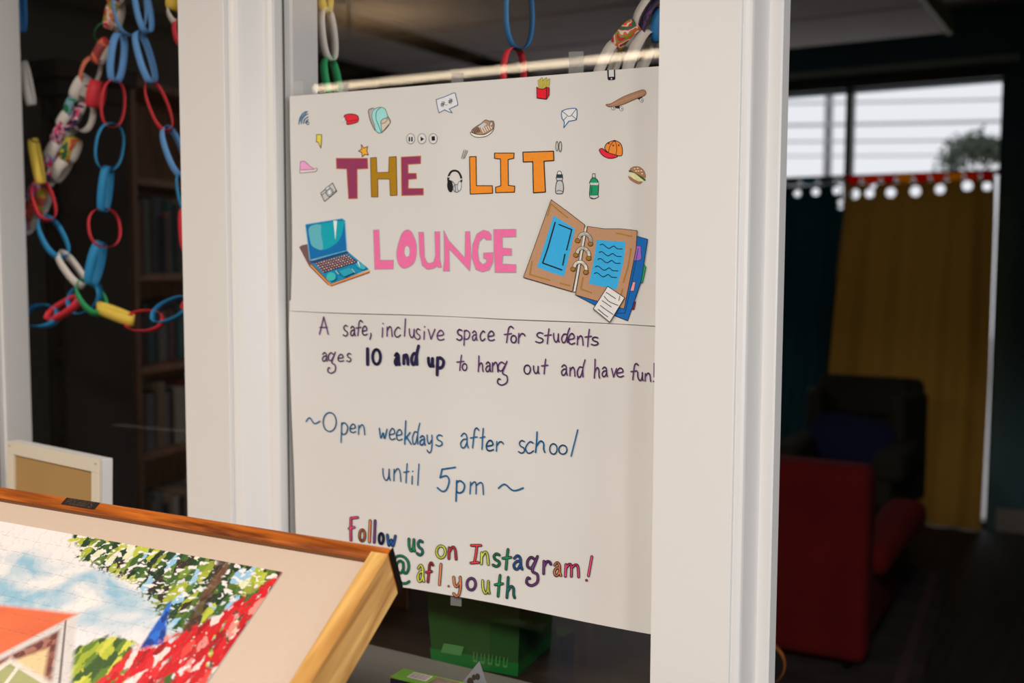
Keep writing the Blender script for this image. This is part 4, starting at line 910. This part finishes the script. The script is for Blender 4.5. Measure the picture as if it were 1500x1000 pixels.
def daub(scale, cols, rot=.6, st=2.2, dist=0):
    nz = nt.nodes.new('ShaderNodeTexNoise'); nz.inputs['Scale'].default_value = scale*1.3; nz.inputs['Detail'].default_value = 3; nt.links.new(uvn.outputs[0], nz.inputs['Vector'])
    vm = nt.nodes.new('ShaderNodeVectorMath'); vm.operation = 'SCALE'; vm.inputs['Scale'].default_value = .9/scale; nt.links.new(nz.outputs['Color'], vm.inputs[0])
    va = nt.nodes.new('ShaderNodeVectorMath'); va.operation = 'ADD'; nt.links.new(uvn.outputs[0], va.inputs[0]); nt.links.new(vm.outputs[0], va.inputs[1])
    mp = nt.nodes.new('ShaderNodeMapping'); mp.inputs['Scale'].default_value = (1, 1/st, 1) if st > 1.6 else (1, 1, 1); mp.inputs['Rotation'].default_value = (0, 0, rot); nt.links.new(va.outputs[0], mp.inputs[0])
    vn = nt.nodes.new('ShaderNodeTexVoronoi'); vn.inputs['Scale'].default_value = scale; nt.links.new(mp.outputs[0], vn.inputs['Vector']); vo = vn.outputs['Color']; s_ = nt.nodes.new('ShaderNodeSeparateColor'); nt.links.new(vo, s_.inputs[0])
    r = nt.nodes.new('ShaderNodeValToRGB'); r.color_ramp.interpolation = 'CONSTANT'; e_ = r.color_ramp.elements
    while len(e_) < len(cols): e_.new(.5)
    for i, c in enumerate(cols): e_[i].position = i/len(cols); e_[i].color = (*s2l(c), 1)
    nt.links.new(s_.outputs[0], r.inputs[0]); return r.outputs[0]
sky = q.mix(q.step(q.m('SUBTRACT', n1, .5), .11), (146, 188, 210), (240, 232, 228))
sky = q.mix(q.step(half((0,800),(300,870),(0,770),.05,n1), .02), sky, (240, 232, 230))
col = sky
# low clouds towards the right of the house
col = q.mix(q.step(inter(half((100,905),(330,940),(150,1000),.05,n1)), .02), col, (236, 228, 228))
bush = inter(disc((128,985), .062, .05, n2), half((100,900),(96,1000),(200,950)))
col = q.mix(q.step(bush), col, daub(85, [(160,175,50),(100,130,40),(210,208,80),(60,90,40),(186,192,60)]))
tree = uni(inter(half((108,815),(235,872),(300,800),.055,n3), half((107,800),(120,850),(300,800),.04,n2)), inter(half((200,860),(262,935),(350,860),.06,n3)))
leaf = daub(84, [(40,80,34),(84,112,36),(150,160,50),(32,60,32),(190,196,60),(60,96,36),(226,226,190),(34,70,40),(120,146,44),(24,48,28),(150,195,225),(56,44,34),(90,124,40),(170,180,50)], .75, 1.9)
leafm = q.step(tree, .003); holes = q.step(q.m('SUBTRACT', n3, .57), .012)
col = q.mix(q.m('MULTIPLY', leafm, q.m('SUBTRACT', 1., q.m('MULTIPLY', holes, .95))), col, leaf)
trunk = inter(half((312,832),(262,932),(330,900),.02,n2), half((330,835),(276,935),(200,900),.02,n2))
col = q.mix(q.m('MULTIPLY', q.step(trunk), .9), col, daub(90, [(70,44,34),(110,70,52),(50,34,28),(130,90,70)], .75, 4))
trunk2 = inter(half((405,846),(352,915),(420,900),.02,n2), half((420,846),(372,915),(200,900),.02,n2))
col = q.mix(q.m('MULTIPLY', q.step(trunk2), .6), col, (56, 38, 34))
blue = inter(half((206,945),(236,898),(260,960),.01,n2), half((245,905),(238,950),(200,920),.01,n2), half((200,950),(250,940),(230,900),.01,n2))
col = q.mix(q.step(blue, .002), col, daub(80, [(30,90,190),(20,60,140),(40,110,210)], .5, 1.5))
red = uni(inter(half((128,1005),(215,935),(300,1000),.05,n2), half((205,948),(300,915),(260,1000),.05,n2)), inter(half((290,915),(365,868),(360,960),.04,n2)), disc((402,858), .02, .02, n2))
flow = daub(88, [(200,16,26),(215,24,34),(160,8,20),(225,70,62),(205,18,28),(190,10,24),(232,140,130),(214,20,34),(238,214,208),(220,40,46),(176,12,24),(70,96,40)], .85, 2.0)
n4 = tex('ShaderNodeTexNoise', 60, 3, 1.6, 1, .9, .5)
col = q.mix(q.m('MULTIPLY', q.step(red, .003), q.m('SUBTRACT', 1., q.m('MULTIPLY', q.step(q.m('SUBTRACT', n4, .60), .01), .9))), col, flow)
roof = inter(half((0,885),(108,897),(0,920)), half((110,899),(0,957),(0,900)))
under = inter(half((110,899),(0,957),(100,990)), half((112,900),(103,1000),(0,980)))
wall = inter(half((96,916),(0,965),(90,990)), half((88,910),(74,1000),(0,980)))
col = q.mix(q.step(under), col, (214, 208, 204))
col = q.mix(q.step(inter(half((97,905),(88,1000),(0,980)), half((94,905),(84,1000),(200,980)), under), .001), col, (120, 108, 104))
col = q.mix(q.step(wall), col, daub(110, [(128,70,62),(150,88,76),(110,58,54),(168,112,98)], .1, 1.5))
wcream = inter(half((30,962),(70,948),(60,1000)), half((70,948),(62,1000),(0,1000)))
col = q.mix(q.step(wcream), col, (232, 200, 150))
wwin = inter(half((0,972),(14,962),(30,1000)), half((12,960),(62,990),(20,1000)), )
col = q.mix(q.step(wwin), col, (226, 216, 204))
col = q.mix(q.step(inter(half((0,980),(14,970),(30,1000)), half((16,972),(50,993),(20,1000)), ), .001), col, (168, 170, 116))
col = q.mix(q.step(inter(half((26,970),(4,1000),(60,1000)), half((31,972),(10,1000),(0,980)), wwin), .001), col, (228, 220, 208))
col = q.mix(q.step(roof), col, q.mix(n1, (240,124,76), (214, 92, 58)))
nt.links.new(col, bs.inputs['Base Color']); bs.inputs['Roughness'].default_value = .5
KR = mat('grey_puzzle_card', lin=(.45, .43, .40), rough=.9)
pu1, pv0 = uvpx(413, 836); PS = .0255; NCo, NRo = 24, 20
puz = empty('jigsaw_puzzle', tuple(bp(pu1-.3, pv0+.25, -.004)), 'finished jigsaw puzzle of a red roofed house and flowering trees', 'puzzle')
TABP = [(.38,0),(.33,.09),(.39,.19),(.5,.225),(.61,.19),(.67,.09),(.62,0)]
rj = random.Random(5)
hs = {(i,j): rj.choice((-1,1)) for i in range(NCo) for j in range(NRo+1)}; vs2 = {(i,j): rj.choice((-1,1)) for i in range(NCo+1) for j in range(NRo)}
jit = {(i,j): (rj.uniform(-.06,.06) if 0 < i < NCo else 0, rj.uniform(-.06,.06) if 0 < j < NRo else 0) for i in range(NCo+1) for j in range(NRo+1)}
def edge(a_, b_, s_):
    (x0, y0), (x1, y1) = a_, b_; dx, dy = x1-x0, y1-y0; out = [a_]
    if s_: out += [(x0+dx*t-dy*h*s_, y0+dy*t+dx*h*s_) for t, h in TABP]
    return out
def piece_outline(i, j):
    c = lambda a_, b_: (a_+jit[(a_, b_)][0], b_+jit[(a_, b_)][1])
    A_, B2, C2, D2 = c(i,j), c(i+1,j), c(i+1,j+1), c(i,j+1)
    top = edge(A_, B2, 0 if j == 0 else hs[(i,j)]); rt = edge(B2, C2, 0 if i+1 == NCo else vs2[(i+1,j)])
    bo = edge(D2, C2, 0 if j+1 == NRo else hs[(i,j+1)]); le = edge(A_, D2, 0 if i == 0 else vs2[(i,j)])
    bo = [C2]+bo[:0:-1]; le = [D2]+le[:0:-1]
    return top+rt+bo+le
def piece_mesh(mb_, i, j, uvs):
    o_ = piece_outline(i, j); cx2 = i+.5; cy3 = j+.5; sc = .988
    o_ = [(cx2+(x-cx2)*sc, cy3+(y-cy3)*sc) for x, y in o_]; n = len(o_)
    P_ = [(pu1-NCo*PS+x*PS, pv0+y*PS) for x, y in o_]; k = len(mb_.v); hz = rj.uniform(0, .00015)
    mb_.v += [tuple(bp(u, v, -.0020+hz)) for u, v in P_]+[tuple(bp(u, v, -.0039)) for u, v in P_]
    tr = tessellate_polygon([[Vector((u, v, 0)) for u, v in P_]])
    for t in tr: mb_.f.append(tuple(k+t_ for t_ in t)); mb_.mi.append(0); uvs.append([P_[t_] for t_ in t])
    for a_ in range(n):
        b_ = (a_+1) % n; mb_.f.append((k+a_, k+b_, k+n+b_, k+n+a_)); mb_.mi.append(1); uvs.append([P_[a_]]*4)
def piece_obj(cells, kind=None):
    mb_ = MB(); mb_.mats = [pm, KR]; uvs = []
    for i, j in cells: piece_mesh(mb_, i, j, uvs)
    me = bpy.data.meshes.new('puzzle_piece'); me.from_pydata(mb_.v, [], mb_.f)
    for m_ in mb_.mats: me.materials.append(m_)
    me.polygons.foreach_set('material_index', mb_.mi); ul = me.uv_layers.new(name='print')
    ul.data.foreach_set('uv', [c for f in uvs for p in f for c in p])
    b = bmesh.new(); b.from_mesh(me); bmesh.ops.recalc_face_normals(b, faces=b.faces[:]); b.to_mesh(me); b.free()
    o = bpy.data.objects.new('puzzle_piece', me); COL.objects.link(o); par(o, puz)
    if kind: o['kind'] = kind
allc = sorted([(i, j) for i in range(NCo) for j in range(NRo)], key=lambda c: (c[1]*1.9+(NCo-c[0])*.0 + max(0, c[1]-11)*5))
for c in allc[:288]: piece_obj([c])
piece_obj(allc[288:], 'stuff')

# stretched canvas seen from behind, leaning by the left window
c0, c1 = Vector(aty(15, 645, -.06)), Vector(aty(150, 669, -.10))
cv = empty('stretched_canvas', (c0.x, c0.y, TZ), 'white stretched canvas leaning back to front with tan board back', 'canvas')
ax = Vector((c1.x-c0.x, c1.y-c0.y, 0)); Wc = ax.length; ax.normalize(); ay = Vector((.0, .035, 1)).normalized(); az = ax.cross(ay).normalized()
if az.y > 0: az = -az                                    # towards the hall
Hc = (c0.z-TZ)/ay.z - .003
def cpt(u, v, n): return c0+ax*u+ay*(-v)+az*n
def cbox(name, u0, u1, v0, v1, n0, n1, mt, bev=0):
    b = MB(); b.hexa([cpt(u0,v1,n0), cpt(u1,v1,n0), cpt(u1,v0,n0), cpt(u0,v0,n0), cpt(u0,v1,n1), cpt(u1,v1,n1), cpt(u1,v0,n1), cpt(u0,v0,n1)]); return b.build(name, mt, cv, False, bev)
WB = mat('off_white_stretcher', lin=(.70, .64, .52), rough=.7); WC = mat('primed_white_canvas', lin=(.75, .74, .74), rough=.8)
bw_ = .028
cbox('stretcher_bar', 0, Wc, 0, bw_, -.0, .008, WB, .001); cbox('stretcher_bar', 0, Wc, Hc-bw_, Hc, 0, .008, WB, .001)
cbox('stretcher_bar', 0, bw_, bw_, Hc-bw_, 0, .008, WB, .001); cbox('stretcher_bar', Wc-bw_, Wc, bw_, Hc-bw_, 0, .008, WB, .001)
cbox('canvas_wrap', 0, Wc, 0, Hc, -.024, -.0002, WC, .002)
cbox('tan_back', bw_, Wc-bw_, bw_, Hc-bw_, -.0001, .0025, mat('tan_hardboard', lin=(.40, .245, .09), rough=.8, noise=.1, nscale=8))
for u in (.012, Wc-.012): cbox('staple', u-.004, u+.004, .009, .0105, .008, .0088, mat('steel', lin=(.3,.3,.3), metal=1))

# game box standing on the table against the window
Yx = -.06
tl, tr2 = Vector(aty(588, 978, Yx)), None
za = float(aty(590, 978, Yx)[2])
A = Vector(atz(571, 990.5, za)); B_ = Vector(atz(591, 978, za)); dxv = Vector((1, .02, 0)).normalized(); wv = (B_-A); wv.z = 0
gb = empty('game_box', (A.x+.08, A.y+.01, TZ), 'green topped cardboard box with barcode standing below the poster', 'box')
Lb = .165
def gq(u, v, z): return A+dxv*Lb*u+wv*v+Vector((0, 0, z-za))
mb = MB(); mb.hexa([gq(0,0,TZ+.0005), gq(1,0,TZ+.0005), gq(1,1,TZ+.0005), gq(0,1,TZ+.0005), gq(0,0,za-.003), gq(1,0,za-.003), gq(1,1,za-.003), gq(0,1,za-.003)])
mb.build('box_body', mat('navy_starry_print', lin=(.03, .02, .07), rough=.35, noise=.6, nscale=120), gb, False, .002)
mb = MB(); mb.hexa([gq(0,0,za-.0028), gq(1,0,za-.0028), gq(1,1,za-.0028), gq(0,1,za-.0028), gq(0,0,za), gq(1,0,za), gq(1,1,za), gq(0,1,za)])
mb.build('lid', mat('lime_green_card', lin=(.20, .50, .035), rough=.3), gb, False, .001)
mb = MB(); mb.add([gq(.16,.28,za+.0003), gq(.40,.28,za+.0003), gq(.40,.86,za+.0003), gq(.16,.86,za+.0003)], [(0,1,2,3)]); lb_ = mb.build('barcode_label', mat('white_label', lin=(.80,.75,.70)), gb, recalc=False)
mb = MB()
for i in range(13):
    u = .175+i*.0165; mb.add([gq(u,.34,za+.0005), gq(u+(.004, .008, .005)[i%3],.34,za+.0005), gq(u+(.004, .008, .005)[i%3],.80,za+.0005), gq(u,.80,za+.0005)], [(0,1,2,3)])
mb.build('bars', mat('label_bars', lin=(.25,.16,.16)), lb_, recalc=False)
mb = MB(); mb.add([gq(.44,.1,za+.0003), gq(.72,.1,za+.0003), gq(.72,.9,za+.0003), gq(.44,.9,za+.0003)], [(0,1,2,3)])
mb.build('lid_picture', mat('box_photo_print', lin=(.26,.18,.14), noise=.9, nscale=55), gb, recalc=False)

# ================================================================== THE LOUNGE THROUGH THE DOORWAY
# curtains on rings
YC = RY-.085
def curtain(label, edgeL, edgeR, ztop_, zbot, mt, eyes, wav, group):
    e = empty('curtain', (float(aty(*edgeL[0], YC)[0]), YC, zbot), label, 'curtain', group)
    L = [aty(*p, YC) for p in edgeL]; R_ = [aty(*p, YC) for p in edgeR]
    def ex(T, z):
        T = sorted(T, key=lambda p: -p[2])
        for a_, b_ in zip(T, T[1:]):
            if z >= b_[2]: t = (a_[2]-z)/(a_[2]-b_[2]); return a_[0]+(b_[0]-a_[0])*max(min(t, 1), -.5)
        a_, b_ = T[-2], T[-1]; t = (a_[2]-z)/(a_[2]-b_[2]); return a_[0]+(b_[0]-a_[0])*t
    zs_ = [ztop_-.006*i for i in range(26)]; z = zs_[-1]
    while z > zbot+.04: z -= .05; zs_.append(z)
    zs_.append(zbot); wtop = ex(R_, ztop_)-ex(L, ztop_); nx = int(abs(wtop)/.0065)
    bmv = []; 
    for z in zs_:
        x0, x1 = ex(L, z), ex(R_, z); dep = min(1, (ztop_-z)/.5)*.75+.25
        for i in range(nx+1):
            s_ = i/nx; bmv.append((x0+(x1-x0)*s_, YC+.020*dep*math.sin(s_*wav*2*math.pi+.6*math.sin(s_*7))+.006*math.sin(z*3+s_*20), z))
    ec = [(float(aty(x, y, YC)[0]), float(aty(x, y, YC)[2]), r) for x, y, r in eyes]
    fs = []
    for j in range(len(zs_)-1):
        for i in range(nx):
            k = j*(nx+1)+i; c = [(bmv[k][q_]+bmv[k+nx+2][q_])/2 for q_ in (0, 2)]
            if any((c[0]-a_)**2+(c[1]-b_)**2 < r*r for a_, b_, r in ec): continue
            fs.append((k, k+1, k+nx+2, k+nx+1))
    m_ = MB(); m_.v = bmv; m_.f = fs; m_.mi = [0]*len(fs); m_.build('cloth', mt, e, True, recalc=False)
    for a_, b_, r in ec:
        if r < .018: continue
        t_ = MB(); t_.tube([(a_+math.cos(k*math.pi/8)*(r+.002), YC-.0, b_+math.sin(k*math.pi/8)*(r+.002)) for k in range(17)], .003, 6, cap=False); t_.build('eyelet_ring', mat('brass_ring', lin=(.10,.07,.03), metal=.6), e, True)
    return e
ztc = float(aty(1350, 266, YC)[2])
YEL = mat('mustard_curtain_cloth', lin=(.42, .22, .035), rough=.95, trans=.12, noise=.15, nscale=3)
TEA = mat('deep_teal_curtain_cloth', lin=(.01, .045, .055), rough=.95, trans=.10)
curtain('mustard yellow curtain hanging beside the dark right hand wall', [(1238,262),(1237,310),(1204,560),(1170,770)], [(1458,262),(1457,330),(1449,560),(1437,768)], ztc, .006, YEL,
        [(1252,284,.030),(1274,283,.027),(1305,282,.029),(1341,280,.031),(1377,277,.028),(1417,272,.029),(1446,273,.025),(1279,272,.018)], 5, 'lounge window curtains')
curtain('deep teal curtain at the left of the mustard one', [(1020,262),(1010,770)], [(1231,262),(1236,310),(1212,560),(1178,770)], ztc, .012, TEA,
        [(1168,283,.022),(1195,281,.024),(1226,279,.024),(1232,268,.022),(1231,296,.014),(1232,304,.011)], 6, 'lounge window curtains')
e = empty('curtain_rod', (-1.5, YC, ztc), 'dark metal curtain rod under the transom panes', 'curtain rod')
b = MB(); b.tube([(-2.6, YC+.02, ztc+.012), (WX1-.02, YC+.02, ztc+.012)], .009, 10); b.build('rod', FRAME, e, True)
for x in (-2.55, WX1-.03): boxobj('bracket', x-.008, x+.008, YC+.02, RY, ztc+.004, ztc+.02, FRAME, e)
# bunting garland tied over the rod: each pennant its own part
bun = empty('bunting', (-1.1, YC-.03, ztc), 'orange, red and yellow bunting along the top of the mustard curtain', 'bunting')
bc_ = [mat('orange_bunting', lin=(.85,.16,.02), trans=.85), mat('yellow_bunting', lin=(.85,.45,.04), trans=.85), mat('red_bunting', lin=(.80,.07,.03), trans=.85)]
seqp = [(1240,1262,2),(1262,1290,0),(1290,1312,2),(1312,1338,1),(1338,1362,2),(1362,1386,0),(1386,1412,1),(1412,1436,0),(1436,1458,2)]
mb = MB(); mb.tube([tuple(aty(x, 258-.03*(x-1240), YC-.035)) for x in (1236, 1300, 1380, 1460)], .0025, 6); mb.build('cord', bc_[2], bun, True)
for x0, x1, c in seqp:
    y0 = 258-.03*(x0-1240); mb = MB(); fr = [aty(x0+1,y0,YC-.035), aty(x1-1,y0-.5,YC-.035), aty(x1-3,y0+10,YC-.04), aty((x0+x1)/2,y0+14,YC-.042), aty(x0+3,y0+10,YC-.04)]
    bk = [p+np.array([0, .002, 0]) for p in fr]; mb.add(fr+bk, [(0,1,2,3,4),(9,8,7,6,5)]+[(i,(i+1)%5,5+(i+1)%5,5+i) for i in range(5)]); mb.build('pennant', bc_[c], bun)
bun2 = empty('bunting', (-1.8, YC-.03, ztc), 'dim teal and grey bunting along the top of the teal curtain', 'bunting')
tc2 = [mat('teal_bunting', lin=(.02,.30,.36), trans=.6), mat('grey_bunting', lin=(.25,.27,.30), trans=.6)]
for x0, x1, c in ((1120,1146,0),(1148,1172,1),(1172,1198,0),(1198,1224,1)):
    y0 = 262-.03*(x0-1140); mb = MB(); fr = [aty(x0+1,y0,YC-.035), aty(x1-1,y0-.5,YC-.035), aty(x1-4,y0+9,YC-.04), aty(x0+4,y0+9,YC-.04)]
    bk = [p+np.array([0, .002, 0]) for p in fr]; mb.add(fr+bk, [(0,1,2,3),(7,6,5,4)]+[(i,(i+1)%4,4+(i+1)%4,4+i) for i in range(4)]); mb.build('pennant', tc2[c], bun2)
mb = MB(); mb.tube([tuple(aty(x, 262.5-.03*(x-1140), YC-.035)) for x in (1118, 1226)], .0025, 6); mb.build('cord', tc2[1], bun2, True)

def rbox(name, M, sx_, sy3, sz, mt, parent, bev=.04, seg=4, taper=1.0, bulge=0):
    bm = bmesh.new(); bmesh.ops.create_cube(bm, size=1)
    for v in bm.verts:
        k = taper if v.co.z > 0 else 1; v.co = Vector((v.co.x*sx_*k, v.co.y*sy3, v.co.z*sz))
    bmesh.ops.bevel(bm, geom=bm.edges[:]+bm.verts[:], offset=bev, segments=seg, profile=.6, affect='EDGES')
    me = bpy.data.meshes.new(name); bm.to_mesh(me); bm.free(); me.materials.append(mt); me.polygons.foreach_set('use_smooth', [True]*len(me.polygons))
    o = bpy.data.objects.new(name, me); COL.objects.link(o); o.parent = parent; o.matrix_basis = M; return o
def TM(x, y, z, rx=0, ry=0, rz=0): return Matrix.Translation((x, y, z)) @ Matrix.Rotation(rz, 4, 'Z') @ Matrix.Rotation(ry, 4, 'Y') @ Matrix.Rotation(rx, 4, 'X')
# red armchair, its back to the doorway
REDV = mat('red_velvet', lin=(.17, .005, .006), rough=.95, noise=.35, nscale=6)
DKW = mat('dark_chair_leg', lin=(.02,.012,.008), rough=.4)
YR = 2.30
rA = aty(1268, 975, YR); 
rt_ = aty(1271, 694, YR); ht = float(rt_[2]); wR = .80
ch = empty('armchair', (float(rt_[0])-wR/2, YR+.02, .0085), 'red velvet armchair with its back to the doorway', 'armchair', rz=math.radians(2))
rbox('backrest', TM(0, .09, .03+(ht-.03)/2, math.radians(0)), wR, .16, ht-.03, REDV, ch, .05)
rbox('seat', TM(0, .52, .24), wR-.20, .74, .28, REDV, ch, .05)
rbox('seat_cushion', TM(0, .56, .42), wR-.22, .66, .14, REDV, ch, .05)
for s_ in (-1, 1):
    rbox('armrest', TM(s_*(wR/2-.0), .45, .42, math.radians(8), 0, -s_*math.radians(7)), .16, .60, .12, REDV, ch, .055)
    rbox('side_panel', TM(s_*(wR/2-.06), .52, .24), .10, .72, .34, REDV, ch, .03)
    for yy in (.06, .80):
        b = MB(); b.tube([(s_*(wR/2-.08), yy, .10), (s_*(wR/2-.07), yy, 0)], [.025, .016], 10); o = b.build('leg', DKW, None, True); o.parent = ch
# olive wing chair facing the doorway
OLV = mat('dark_olive_upholstery', lin=(.026, .024, .017), rough=.95, noise=.2, nscale=8)
YO = 4.05
oR = aty(1346, 572, YO); oL = aty(1192, 562, YO); hO = float(aty(1264, 556, YO)[2]); wO = float(oR[0]-oL[0])
wc = empty('wing_armchair', (float(oR[0]+oL[0])/2, YO+.02, .0085), 'dark olive buttoned wing armchair behind the red one', 'armchair')
rbox('backrest', TM(0, .10, .25+(hO-.25)/2, math.radians(-4)), wO, .16, hO-.25, OLV, wc, .06)
rbox('headrest', TM(0, .03, hO-.10, math.radians(-4)), wO*.82, .10, .2, OLV, wc, .05)
for s_ in (-1, 1):
    rbox('wing', TM(s_*(wO/2-.03), -.10, hO-.33, 0, 0, s_*math.radians(-14)), .08, .30, .55, OLV, wc, .035)
    rbox('armrest', TM(s_*(wO/2-.02), -.36, .56), .15, .60, .13, OLV, wc, .05); rbox('side_panel', TM(s_*(wO/2-.05), -.34, .33), .09, .58, .40, OLV, wc, .03)
    for yy in (-.58, .06):
        b = MB(); b.tube([(s_*(wO/2-.07), yy, .14), (s_*(wO/2-.06), yy, 0)], [.025, .016], 10); o = b.build('leg', DKW, None, True); o.parent = wc
rbox('seat', TM(0, -.32, .30), wO-.12, .64, .32, OLV, wc, .05)
for i in range(3):
    for j in range(2):
        b = MB(); x, z = (i-1)*.15+(.07 if j else 0), hO-.20-.12*j; b.tube([(x, .0, z), (x, -.03, z)], [.014, .010], 10); o = b.build('button', DKW, None, True); o.parent = wc
# blue cushion on the wing chair
BC = mat('navy_blue_cushion', lin=(.008, .014, .06), rough=.9)
bm = bmesh.new(); bmesh.ops.create_uvsphere(bm, u_segments=28, v_segments=16, radius=1)
for v in bm.verts:
    x, y, z = v.co; f = lambda c: math.copysign(abs(c)**.55, c)
    r_ = math.hypot(x, z); v.co = Vector((f(x)*.235*(1+.0*z), y*.10*(1+.3*(1-r_)), f(z)*.145))
me = bpy.data.meshes.new('cushion'); bm.to_mesh(me); bm.free(); me.materials.append(BC); me.polygons.foreach_set('use_smooth', [True]*len(me.polygons))
cu = bpy.data.objects.new('cushion', me); COL.objects.link(cu); cpos = aty(1252, 672, YO-.14); cu.location = (cpos[0], YO-.19, .46+.135); cu.rotation_euler = (math.radians(-14), math.radians(6), 0)
tag(cu, 'navy blue cushion leaning in the olive wing armchair', 'cushion')
# small chair just inside the doorway: curved ply backrest slat with a dark padded face
pe = aty(1153, 976, 1.02); hb = float(pe[2])
RZ = math.radians(28)
cc = empty('plywood_chair', (float(pe[0])-.17*math.cos(RZ), 1.02-.17*math.sin(RZ), 0), 'small chair with rounded orange plywood back rail by the door post', 'chair', rz=RZ)
PLY = wood('orange_plywood', (176, 96, 30), (226, 146, 62), 6, 2, .35)
def slat(name, hw, hh, y0, y1, mt):
    mb = MB(); n = 36; o_ = []
    for i in range(n):
        t = 2*math.pi*i/n; c, s_ = math.cos(t), math.sin(t)
        o_.append((math.copysign(hw-hh, c)+hh*c if abs(c) > 1e-6 else 0, hh*s_))
    for y in (y0, y1): mb.v += [(x, y+.55*x*x, hb+z) for x, z in o_]
    mb.f = [tuple(range(n)), tuple(range(2*n-1, n-1, -1))]+[(i, (i+1) % n, n+(i+1) % n, n+i) for i in range(n)]; mb.mi = [0]*len(mb.f)
    o = mb.build(name, mt); o.parent = cc
slat('backrest', .17, .055, 0, .030, PLY); slat('back_pad', .163, .048, -.012, -.0005, mat('black_pad', lin=(.015,.014,.013), rough=.7))
o = boxobj('seat', -.17, .17, -.36, -.02, .34, .358, PLY, None, .005); o.parent = cc
BST = mat('black_steel_tube', lin=(.02,.02,.02), rough=.35, metal=.5)
for sx3 in (-1, 1):
    for yy in (-.33, -.04):
        b = MB(); b.tube([(sx3*.14, yy, .34), (sx3*.165, yy+(.03 if yy > -.2 else -.03), 0)], .009, 8); o = b.build('leg', BST, None, True); o.parent = cc
    b = MB(); b.tube([(sx3*.14, -.04, .345), (sx3*.12, .036, hb-.03)], .009, 8); o = b.build('back_post', BST, None, True); o.parent = cc
# rug
r1, r2_, r3 = atz(1393, 838, 0), atz(1350, 1000, 0), atz(1200, 838, 0)
d1 = Vector((r2_-r1)).normalized(); d2 = Vector((-d1.y, d1.x, 0)); d2 = d2 if d2.x < 0 else -d2
RUG = mat('worn_patterned_rug', lin=(.055, .040, .045), rough=1, noise=.9, nscale=7, bump=.3)
c0r = Vector(r1); L1, L2 = 2.6, 1.9; mb = MB(); k = []
for a_, b_ in ((0, 0), (L1, 0), (L1, L2), (0, L2)): k.append(c0r+d1*a_+d2*b_)
mb.hexa([v+Vector((0,0,.0008)) for v in k]+[v+Vector((0,0,.008)) for v in k]); rg = tag(mb.build('rug', RUG, None, False, .002), 'dark worn rug with pale blotches under the armchairs', 'rug')
mb = MB()
for q0, q1 in ((.05, .09),):
    a_ = [c0r+d1*x+d2*y+Vector((0,0,.0086)) for x, y in ((q0,q0),(L1-q0,q0),(L1-q0,L2-q0),(q0,L2-q0))]; b_ = [c0r+d1*x+d2*y+Vector((0,0,.0086)) for x, y in ((q1,q1),(L1-q1,q1),(L1-q1,L2-q1),(q1,L2-q1))]
    mb.add(a_+b_, [(i,(i+1)%4,4+(i+1)%4,4+i) for i in range(4)])
mb.build('border_stripe', mat('pink_grey_rug_border', lin=(.10,.06,.065), rough=1), rg, recalc=False)
